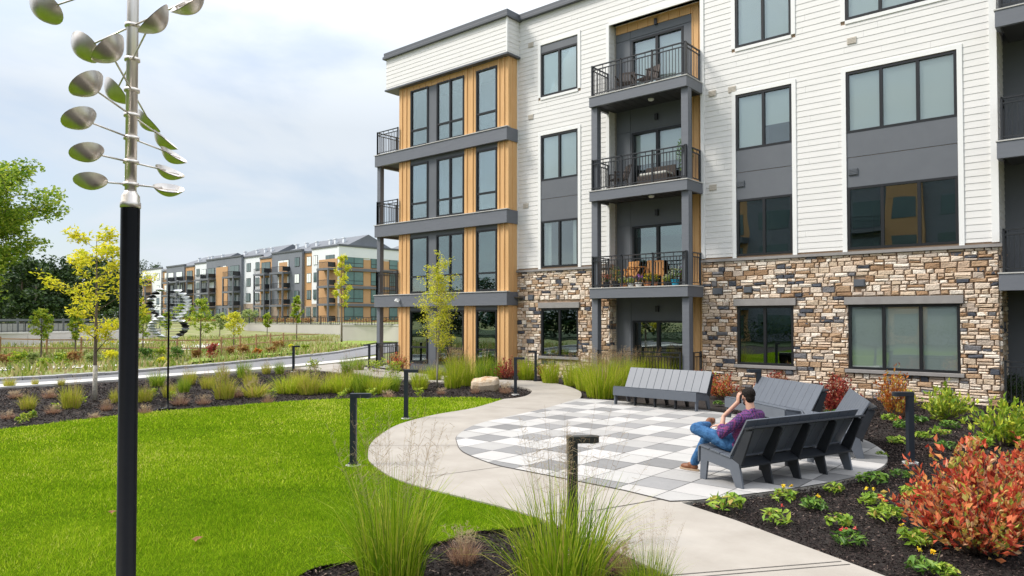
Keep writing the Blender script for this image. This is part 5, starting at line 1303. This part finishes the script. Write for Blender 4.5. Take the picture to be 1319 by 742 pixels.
# ================================================================ LAWN, CHIPS, LEAVES
lm=MB()
def lawnpat(X,Y):
    a=np.sin(X*.75+1.3*np.sin(Y*.55+.4)+.5)*np.sin(Y*.85+1.1*np.sin(X*.5));b=np.sin(X*2.3+Y*1.1+np.sin(Y*2.9))*np.sin(Y*2.1-X*.7)
    c=np.sin(X*6.1+np.sin(Y*5))*np.sin(Y*6.7+X*2)
    return .7*a+.35*b+.22*c
for n,rmin,rmax,bw,hh in ((520000,0,9,.0045,.042),(240000,9,14,.008,.042),(90000,14,24,.014,.045)):
    X=NR.uniform(-17.2,-3.5,int(n*2.6));Y=NR.uniform(-3,15,int(n*2.6));d=np.hypot(X,Y)
    ok=inpoly(X+NR.normal(0,.018,len(X)),Y+NR.normal(0,.018,len(X)),LAWN)&(d>=rmin)&(d<rmax)&(-X*SS+Y*CC>1.5);X,Y=X[ok][:n],Y[ok][:n];m_=len(X)
    P=np.stack([X,Y,np.full(m_,.030)],1);az=NR.uniform(0,2*PI,m_);h_=hh*NR.uniform(.45,1.3,m_)*(1+.3*np.sin(X*2.1+np.sin(Y*1.7)*2)*np.sin(Y*2.6+1));le=h_*NR.uniform(.3,1.1,m_)
    th=np.sin(X*23+2*np.sin(Y*19))*np.sin(Y*27+np.sin(X*21));h_=h_*(.8+.35*th)
    a=P+np.stack([-np.sin(az),np.cos(az),0*az],1)*bw/2;b=P-np.stack([-np.sin(az),np.cos(az),0*az],1)*bw/2
    c=P+np.stack([np.cos(az)*le,np.sin(az)*le,h_],1)
    lm.raw(np.stack([a,b,c],1).reshape(-1,3),np.arange(m_)[:,None]*3+np.array([[0,1,2]]),np.clip(.55*NR.uniform(0,1,m_)+.19+.22*lawnpat(P[:,0],P[:,1])+.10*np.clip((-P[:,0]-7)/8,-1,1)+.12*NR.normal(0,1,m_),0,.999))
tag(lm.build('lawn_grass','lawn_blade'),'short mown bright green lawn grass','grass',kind='stuff')
ch=MB()
def chips(n,x0,x1,y0,y1,s,test):
    X=NR.uniform(x0,x1,n);Y=NR.uniform(y0,y1,n);ok=test(X,Y);X,Y=X[ok],Y[ok];m_=len(X)
    leaves(ch,np.stack([X,Y,NR.uniform(.015,.045,m_)],1),s,3.,.25,rnd=NR.uniform(0,1,m_)**1.3,up=.8)
off=lambda X,Y:~inpoly(X,Y,LAWN)&~inpoly(X,Y,PATH)
chips(90000,-4.2,1.5,5,14,.04,off);chips(40000,-6,-1.5,2,6.2,.04,off);chips(30000,-7,.5,13,21,.06,off);chips(60000,-26,-11,4,20,.07,off)
chips(5000,-5,1,4,8,.02,lambda X,Y:inpoly(X,Y,PATH)&~inpoly(X,Y,PATIO)&((~inpoly(X+.12,Y+.1,PATH))|(~inpoly(X-.1,Y-.1,PATH))|(NR.random(len(X))<.01)))
tag(ch.build('mulch_chips','mulch_chip'),'shredded dark bark mulch','mulch',kind='stuff')
for px,py,l in ((145,669,'fallen brown leaf on the lawn left of the black pole'),(256,704,'fallen rust leaf on the lawn right of the black pole'),(253,706,'second fallen rust leaf right of the black pole')):
    x,y=G(px,py);q=MB();s=.045
    P=[(s*math.cos(a)*(1 if k%2 else .5),s*math.sin(a)*(1 if k%2 else .5),.012*math.sin(a*2)) for k,a in enumerate(np.linspace(0,2*PI,11)[:-1])]
    q.raw([(0,0,.012)]+P,[(0,i+1,(i+1)%10+1) for i in range(10)]);o=q.build('fallen_leaf','dead_leaf');o.location=(x,y,.085);tag(o,l,'leaf')

# ================================================================ BALCONY FURNITURE AND POTS
def arm_chair(mat,seatm,label,loc,rz,cat='chair'):
    t=thing('patio_chair',label,cat,loc,rz)
    for x in (-.25,.25):
        for y in (-.24,.24):
            q=MB();q.bar((x,y,0),(x,y*.9,.62 if y<0 else .4),.045,.045,up=(0,1,0));q.build('leg',mat,t)
    q=MB()
    for k in range(6): q.box(-.26,.26,-.25+k*.085,-.25+k*.085+.07,.40,.425)
    q.build('seat',seatm,t)
    q=MB()
    for k in range(6): q.bar((-.24+k*.096,.24,.42),(-.24+k*.096,.38,.92),.075,.02,up=(0,1,0))
    q.bar((-.27,.37,.9),(.27,.37,.9),.03,.06);q.build('backrest',seatm,t)
    for x in (-.27,.27):
        q=MB();q.bar((x,-.28,.62),(x,.30,.64),.05,.03);q.build('armrest',mat,t)
    return t
arm_chair('chair_wood','chair_wood','orange wooden chair on the flowered balcony, left of the folding table',(-12.85,21.2,3.23),math.radians(-20))
arm_chair('chair_wood','chair_wood','orange wooden chair on the flowered balcony, right of the folding table',(-11.75,21.25,3.23),math.radians(25))
t=thing('folding_table','small orange wooden folding table on the flowered balcony','table',(-12.3,21.05,3.23))
q=MB()
for k in range(6): q.box(-.25,.25,-.25+k*.085,-.25+k*.085+.075,.68,.70)
q.build('table_top','chair_wood',t)
for s in (-1,1): q=MB();q.bar((-.22*s,-.2*s,0),(.22*s,-.2*s,.68),.03,.04);q.bar((-.22*s,.18*s,0),(.22*s,.18*s,.68),.03,.04);q.build('leg','chair_wood',t)
arm_chair('wicker','wicker','dark wicker chair on the middle balcony beside the left post',(-13.0,21.0,6.53),math.radians(-35))
t=thing('wicker_sofa','low dark wicker sofa on the middle balcony by the glass door','sofa',(-11.6,21.1,6.53))
q=MB();q.box(-.55,.55,-.3,.3,.08,.38);q.build('base','wicker',t,bevel=.02);q=MB();q.box(-.5,.5,-.28,.24,.38,.47);q.build('cushion','cushion',t,bevel=.03);q=MB();q.box(-.55,.55,.28,.36,.2,.75);q.build('backrest','wicker',t,bevel=.02)
arm_chair('wicker','wicker','dark cafe chair on the top balcony, left one',(-12.7,20.95,9.76),math.radians(20))
arm_chair('wicker','wicker','dark cafe chair on the top balcony, right one',(-11.9,21.0,9.76),math.radians(-15))
def potted(x,y,z,r,h,potm,leafm,ph,pw,label,flower=None,n=160,leaf=.06):
    t=thing('potted_plant',label,'potted plant',(x,y,z))
    q=MB();q.lathe((0,0,0),[(r*.75,0),(r,h*.9),(r*1.08,h*.9),(r*1.08,h),(r*.9,h),(r*.85,h*.9)],14);q.build('pot',potm,t)
    f=MB();C=clump_pts((0,0,h+ph*.45),(pw/2,pw/2,ph/2),n);leaves(f,C,leaf,2,.7);f.build('foliage',leafm,t)
    q=MB()
    for k in range(4):q.tube([(0,0,h*.8),(R.uniform(-.3,.3)*pw,R.uniform(-.3,.3)*pw,h+ph*.7)],.006,4)
    q.build('stems','stem_green',t)
    if flower: f=MB();leaves(f,clump_pts((0,0,h+ph*.6),(pw/2,pw/2,ph/2.2),int(n*.5)),leaf*.9,1.2,.8);f.build('flowers',flower,t)
z=3.23;y=20.62
for a in ((-13.25,y,z,.11,.2,'pot_dark','leaf_green',.3,.35,'red flowered pot at the left end of the flowered balcony','petal_red'),(-12.95,y+.1,z,.12,.22,'pot_dark','leaf_green',.55,.5,'tall leafy green pot plant beside the left balcony end',None),
 (-12.6,y,z,.1,.14,'pot_terracotta','leaf_lime',.22,.34,'white flowered terracotta pot below the left orange chair','petal_white'),(-12.3,y,z,.1,.13,'pot_white','leaf_lime',.2,.3,'small white potted daisies in front of the folding table','petal_white'),
 (-12.0,y,z,.12,.15,'pot_white','leaf_green',.25,.4,'purple petunias in a white box on the flowered balcony','petal_purple'),(-11.65,y,z,.1,.16,'pot_terracotta','leaf_green',.3,.34,'yellow flowered pot in front of the right orange chair','petal_yellow'),
 (-11.4,y,z,.09,.14,'pot_terracotta','leaf_green',.28,.3,'small orange pot with yellow blooms beside the petunias','petal_yellow'),(-10.98,y,z,.1,.14,'pot_dark','leaf_lime',.22,.32,'lime and white flowers left of the blue pot','petal_white'),
 (-10.68,y,z,.13,.2,'pot_blue','leaf_green',.4,.5,'turquoise blue pot with white and purple flowers','petal_white'),(-10.42,y+.15,z,.12,.2,'pot_dark','leaf_green',.45,.4,'purple flowered pot at the right balcony post','petal_purple')): potted(*a)
potted(-10.45,20.85,6.53,.17,.35,'pot_dark','leaf_green',1.25,.55,'tall leafy potted tree on the middle balcony by the right post',None,420,.09)
# ================================================================ THE SEATED MAN (bench-local coordinates)
BA=math.radians(-109.3);PX=.82
def BW(p): 
    x,y,z=p[0]+PX,p[1],p[2];return (-3.588+x*math.cos(BA)-y*math.sin(BA),9.907+x*math.sin(BA)+y*math.cos(BA),z+PZ)
def bodyobj(mb,name,mat,parent=None,vox=.006,it=4,fac=.5):
    o=mb.build(name,mat,None,smooth=True)
    if parent is not None:o.parent=parent
    m=o.modifiers.new('r','REMESH');m.mode='VOXEL';m.voxel_size=vox;m.use_smooth_shade=True
    m=o.modifiers.new('s','SMOOTH');m.iterations=it;m.factor=fac
    return o
def limb(mb,pts,rad,n=14): 
    P=[np.array(p,float) for p in pts];Q=[];r=[]
    sp=smooth3(P,5)
    rr_=np.interp(np.linspace(0,len(P)-1,len(sp)),range(len(P)),rad)
    mb.tube(sp,list(rr_),n);mb.ell(P[0],(rad[0],)*3,12,8);mb.ell(P[-1],(rad[-1],)*3,12,8)
def smooth3(P,k):
    out=[];n=len(P)
    for i in range(n-1):
        p0=P[max(i-1,0)];p1=P[i];p2=P[i+1];p3=P[min(i+2,n-1)]
        for j in range(k):
            t=j/k;out.append(.5*((2*p1)+(-p0+p2)*t*.8+(2*p0-5*p1+4*p2-p3)*t*t*.8+(-p0+3*p1-3*p2+p3)*t**3*.8)+.0 if 0 else p1+(p2-p1)*t)
    out.append(P[-1]);return out
LSH,RSH=np.array((.165,.24,.855)),np.array((-.19,.21,.875))
NK=np.array((-.02,.235,.93));HD=np.array((-.04,.165,1.115))
PEL=np.array((.0,.02,.50));CH=np.array((-.01,.195,.75));BE=np.array((0,.105,.62))
LEL,LWR,LHN=np.array((.255,-.03,.63)),np.array((.165,-.065,.85)),np.array((.10,-.02,1.03))
REL,RWR,RHN=np.array((-.27,.0,.68)),np.array((-.09,-.26,.70)),np.array((-.03,-.34,.685))
LHIP,LKN,LAN=np.array((.11,.02,.49)),np.array((.29,-.46,.655)),np.array((-.08,-.56,.66))
RHIP,RKN,RAN=np.array((-.10,.02,.49)),np.array((-.03,-.52,.55)),np.array((.02,-.74,.13))
fd=np.array((-.42,-.88,-.10));fd/=np.linalg.norm(fd);ls=np.cross(np.array([0,0,1.]),-fd);ls=np.cross(fd,np.array([0,0,1.]))*-1;ls/=np.linalg.norm(ls)
if ls[0]<0: ls=-ls
upv=np.cross(ls,fd);upv/=np.linalg.norm(upv)
if upv[2]<0: upv=-upv
HM=np.stack([ls,fd,upv],1)   # columns: left, front, up
hp=lambda a,b,c: HD+ls*a+fd*b+upv*c
bd=MB()
bd.ell(hp(0,-.012,.025),(.074,.094,.096),20,14,M=HM);bd.ell(hp(0,.03,-.04),(.056,.066,.075),18,12,M=HM);bd.ell(hp(0,.058,-.082),(.034,.034,.03),12,8,M=HM)
bd.tube([hp(0,.088,.012),hp(0,.112,-.022)],[.008,.015],8);bd.ell(hp(0,.112,-.024),(.015,.012,.01),8,6,M=HM)
for s in (-1,1):
    bd.ell(hp(s*.076,-.008,-.004),(.010,.02,.032),10,8,M=HM);bd.ell(hp(s*.03,.082,.012),(.012,.009,.008),8,6,M=HM);bd.ell(hp(s*.028,.086,.03),(.02,.008,.006),8,6,M=HM);bd.ell(hp(s*.045,.06,-.02),(.02,.025,.02),8,6,M=HM)
bd.ell(hp(0,.092,-.05),(.024,.010,.006),10,6,M=HM);bd.ell(hp(0,.089,-.062),(.021,.010,.006),10,6,M=HM)
limb(bd,[NK+(0,.0,-.04),hp(0,-.03,-.07)],[.06,.055])
limb(bd,[PEL,BE,CH,NK+(0,0,-.05)],[.13,.125,.14,.08]);limb(bd,[LSH,RSH],[.055,.055])
limb(bd,[LSH,LEL,LWR],[.05,.04,.027]);limb(bd,[RSH,REL,RWR],[.05,.04,.027])
limb(bd,[LHIP,LKN,LAN],[.08,.052,.036]);limb(bd,[RHIP,RKN,RAN],[.08,.052,.036])
def hand(mb,wr,c,fdir,pn,side,curl=.5,k=1.):
    """wr wrist, c palm centre, fdir finger direction, pn palm normal (the way it closes), side thumb direction"""
    fdir=np.array(fdir,float);fdir/=np.linalg.norm(fdir);pn=np.array(pn,float);pn-=fdir*(pn@fdir);pn/=np.linalg.norm(pn);sd_=np.cross(fdir,pn)
    if sd_@np.array(side)<0: sd_=-sd_
    M=np.stack([sd_,fdir,pn],1);c=np.array(c,float)
    mb.ell(c,(.042*k,.05*k,.017*k),14,10,M=M);limb(mb,[wr,c-fdir*.03],[.026*k,.026*k])
    for i,(o,L) in enumerate(((.031,.072),(.011,.08),(-.010,.075),(-.030,.06))):
        b=c+sd_*o*k+fdir*.036*k;pts=[b-fdir*.02];d=fdir.copy()
        p=b;a=0
        for j,f_ in enumerate((.42,.32,.26)):
            a+=curl*(.45+.3*j);d=fdir*math.cos(a)+pn*math.sin(a);pts.append(p.copy());p=p+d*L*k*f_
        pts.append(p);mb.tube(pts,[.0095*k,.0095*k,.0088*k,.008*k,.0068*k],10);mb.ell(p,(.0068*k,)*3,8,6)
    b=c-fdir*.022+sd_*.032;t=[b,b+sd_*.024*k+fdir*.016+pn*.012,b+sd_*.03*k+fdir*.042+pn*.026,b+sd_*.022*k+fdir*.062+pn*.034]
    mb.tube(t,[.014*k,.0115*k,.0102*k,.0085*k],10);mb.ell(t[-1],(.0085*k,)*3,8,6)
ear=hp(.078,.0,-.0)
LP=ear+ls*.045-upv*.035+fd*.035
hand(bd,LWR,LP,upv*.95-fd*.15,-ls,fd,.55,1.05)
hand(bd,RWR,RHN,(.55,-.75,-.1),(0,0,-1),(1,.4,0),.35,1.05)
P=thing('person','x','person',(-3.588+PX*math.cos(BA),9.907+PX*math.sin(BA),PZ),BA)
tag(P,'man in a purple plaid shirt and jeans sitting with crossed leg, phone at his ear','person')
bodyobj(bd,'body','skin',P,.0055,3,.5)
# hair: cap over skull with short nape
hr=MB();hr.ell(hp(0,-.03,.042),(.081,.092,.088),20,14,M=HM);hr.ell(hp(0,-.062,-.012),(.062,.05,.07),16,10,M=HM);hr.ell(hp(0,.03,.078),(.062,.062,.038),14,10,M=HM)
for s in (-1,1): hr.ell(hp(s*.062,.012,.02),(.016,.035,.045),10,8,M=HM)
o=bodyobj(hr,'hair','hair',P,.005,2,.4);tx0=bpy.data.textures.new('tuft','CLOUDS');tx0.noise_scale=.018;m=o.modifiers.new('d','DISPLACE');m.texture=tx0;m.strength=.012;m.mid_level=.5;m.texture_coords='LOCAL'
bb=MB();bb.ell(hp(0,.045,-.075),(.052,.052,.04),14,10,M=HM);bodyobj(bb,'beard','hair',P,.006,2,.4)
# shirt
sh=MB();limb(sh,[PEL+(0,.02,-.04),BE+(0,.005,0),CH,CH+(0,.012,.10)],[.150,.142,.155,.125]);limb(sh,[LSH+(-.01,0,0),RSH+(.01,0,0)],[.075,.075]);limb(sh,[(LSH+RSH)/2+(0,-.01,-.08),CH],[.13,.15])
limb(sh,[LSH,LSH*.5+LEL*.5,LEL,LEL*.62+LWR*.38],[.076,.066,.062,.052]);limb(sh,[RSH,RSH*.5+REL*.5,REL,REL*.62+RWR*.38],[.074,.066,.06,.052])
sh.tube([LEL*.66+LWR*.34,LEL*.56+LWR*.44],[.058,.056],14);sh.tube([RWR*.34+REL*.66,RWR*.44+REL*.56],[.057,.055],14)
limb(sh,[NK+(0,.01,-.06),NK+(0,.0,.0)],[.082,.066])
sh.ell(PEL+(.10,.05,-.0),(.09,.085,.07),14,10);sh.ell(PEL+(-.08,.06,-.0),(.09,.08,.08),14,10)
o=bodyobj(sh,'shirt','plaid',P,.008,5,.5)
tx=bpy.data.textures.new('fold','CLOUDS');tx.noise_scale=.09;tx.noise_depth=2
m=o.modifiers.new('d','DISPLACE');m.texture=tx;m.strength=.022;m.mid_level=.5;m.texture_coords='LOCAL'
# jeans
je=MB();limb(je,[PEL+(.07,-.01,-.0),PEL+(-.07,-.01,-.0)],[.135,.135]);
limb(je,[LHIP,LHIP*.5+LKN*.5+(0,0,.0),LKN,LKN*.5+LAN*.5,LAN*.9+LKN*.1],[.108,.093,.076,.064,.054]);limb(je,[RHIP,RHIP*.5+RKN*.5,RKN,RKN*.5+RAN*.5,RAN+(0,0,.0)],[.105,.09,.074,.066,.064])
o=bodyobj(je,'jeans','denim',P,.007,4,.5)
m=o.modifiers.new('d','DISPLACE');m.texture=tx;m.strength=.022;m.mid_level=.5;m.texture_coords='LOCAL'
# shoes
def shoe(h,t,name='shoe'):
    h=np.array(h);t=np.array(t);d=t-h;L=np.linalg.norm(d);d/=L;up=np.array([0,0,1.]);up-=d*(up@d);up/=np.linalg.norm(up);sd_=np.cross(d,up);M=np.stack([sd_,d,up],1)
    q=MB();q.ell(h+d*.05+up*.045,(.042,.06,.05),14,10,M=M);q.ell(h+d*L*.62+up*.035,(.05,.10,.042),14,10,M=M);q.ell(h+d*L*.35+up*.06,(.04,.075,.045),14,10,M=M)
    o=bodyobj(q,name,'shoe_leather',P,.006,3,.5)
    s=MB();n=20;V=[]
    out=[(math.cos(a)*.047*(1 if math.sin(a)>0 else .82),L/2-.01+math.sin(a)*(L/2+.025)) for a in np.linspace(0,2*PI,n,endpoint=False)]
    for z_ in (-.006,.016): V+= [h+sd_*a+d*b+up*z_ for a,b in out]
    s.raw(V,[(i,(i+1)%n,n+(i+1)%n,n+i) for i in range(n)]);s.FN.append((list(range(n))[::-1],.5,0));s.FN.append((list(range(n,2*n)),.5,0))
    so=s.build('sole','sole',None);so.parent=o
shoe((.01,-.70,.012),(.07,-.965,.012));shoe(LAN+(.03,-.01,-.03),LAN+(-.20,-.10,.02))
# things he holds: phone and a tablet-like case on his lap is not visible, only the phone
q=MB();q.box(-.036,.036,-.075,.075,-.0045,.0045);ph=q.build('phone','phone_black',bevel=.003)
c=ear+ls*.022-upv*.012+fd*.03;wc=BW(c-np.array([0,0,0]))
Mx=Matrix((tuple(fd*.92-upv*.1),tuple(upv*.95+fd*.1),tuple(ls))).transposed();Rz=Matrix.Rotation(BA,3,'Z')
ph.matrix_world=Matrix.Translation(wc)@(Rz@Mx).to_4x4();tag(ph,'black phone held to the ear of the man in the purple shirt','phone')
# ================================================================ WORLD, SUN, CAMERA
EXPO=0.86
w=bpy.data.worlds.new('World');S.world=w;w.use_nodes=True;nt=w.node_tree;nt.nodes.clear();L=nt.links
o=N(nt,'ShaderNodeOutputWorld');bg=N(nt,'ShaderNodeBackground');L.new(bg.outputs[0],o.inputs[0])
sk=N(nt,'ShaderNodeTexSky',sky_type='NISHITA');sk.sun_disc=False
SD=Vector((-.62,-.55,1.0)).normalized()   # towards the sun
el=math.asin(SD.z);azm=math.atan2(SD.x,SD.y)
sk.sun_elevation=el;sk.sun_rotation=azm;sk.dust_density=1.5;sk.air_density=1.0;sk.altitude=50
tc=N(nt,'ShaderNodeTexCoord');sp=N(nt,'ShaderNodeSeparateXYZ');L.new(tc.outputs['Generated'],sp.inputs[0])
# thin broken cloud: noise over the direction, flattened towards the horizon
ad=N(nt,'ShaderNodeMath',operation='ADD');L.new(sp.outputs[2],ad.inputs[0]);ad.inputs[1].default_value=.18
mxz=N(nt,'ShaderNodeMath',operation='MAXIMUM');L.new(ad.outputs[0],mxz.inputs[0]);mxz.inputs[1].default_value=.05
dv=N(nt,'ShaderNodeVectorMath',operation='DIVIDE');L.new(tc.outputs['Generated'],dv.inputs[0]);cb=N(nt,'ShaderNodeCombineXYZ')
for k in range(3): L.new(mxz.outputs[0],cb.inputs[k])
L.new(cb.outputs[0],dv.inputs[1])
mp=N(nt,'ShaderNodeMapping');mp.inputs['Location'].default_value=(3.1,1.7,.4);mp.inputs['Scale'].default_value=(1,1,.6);L.new(dv.outputs[0],mp.inputs[0])
nz=N(nt,'ShaderNodeTexNoise');nz.inputs['Scale'].default_value=1.15;nz.inputs['Detail'].default_value=7;nz.inputs['Roughness'].default_value=.52;nz.inputs['Distortion'].default_value=.5;L.new(mp.outputs[0],nz.inputs['Vector'])
cr=ramp(nt,[(.38,(.55,.55,.55)),(.62,(1,1,1))]);cr.color_ramp.interpolation='EASE';L.new(nz.outputs[0],cr.inputs[0])
mr=N(nt,'ShaderNodeMixRGB');L.new(cr.outputs[0],mr.inputs[0]);L.new(sk.outputs[0],mr.inputs[1]);mr.inputs[2].default_value=(5.0,5.45,5.95,1)
zr=ramp(nt,[(.25,(1,1,1)),(.9,(3.0,2.8,2.65))]);L.new(sp.outputs[2],zr.inputs[0])
mz=N(nt,'ShaderNodeMixRGB',blend_type='MULTIPLY');mz.inputs[0].default_value=1;L.new(mr.outputs[0],mz.inputs[1]);L.new(zr.outputs[0],mz.inputs[2])
L.new(mz.outputs[0],bg.inputs[0]);bg.inputs[1].default_value=.086
ld=bpy.data.lights.new('Sun','SUN');ld.energy=1.9;ld.angle=math.radians(14);ld.color=(1,.95,.87)
lo_=bpy.data.objects.new('Sun',ld);COL.objects.link(lo_);lo_.rotation_euler=(-SD).to_track_quat('-Z','Y').to_euler()
cd_=bpy.data.cameras.new('Camera');cam=bpy.data.objects.new('Camera',cd_);COL.objects.link(cam);S.camera=cam
cam.location=(0,0,H);cam.rotation_euler=(PI/2+PT,0,YAW);cd_.sensor_width=36;cd_.lens=36*922/1319;cd_.shift_y=18.1/1319;cd_.clip_end=5000;cd_.clip_start=.05
S.view_settings.view_transform='Standard';S.view_settings.look='None';S.view_settings.exposure=EXPO;S.view_settings.gamma=1
S.cycles.max_bounces=8;S.cycles.transparent_max_bounces=12;S.cycles.use_denoising=True;S.cycles.caustics_reflective=False;S.cycles.caustics_refractive=False
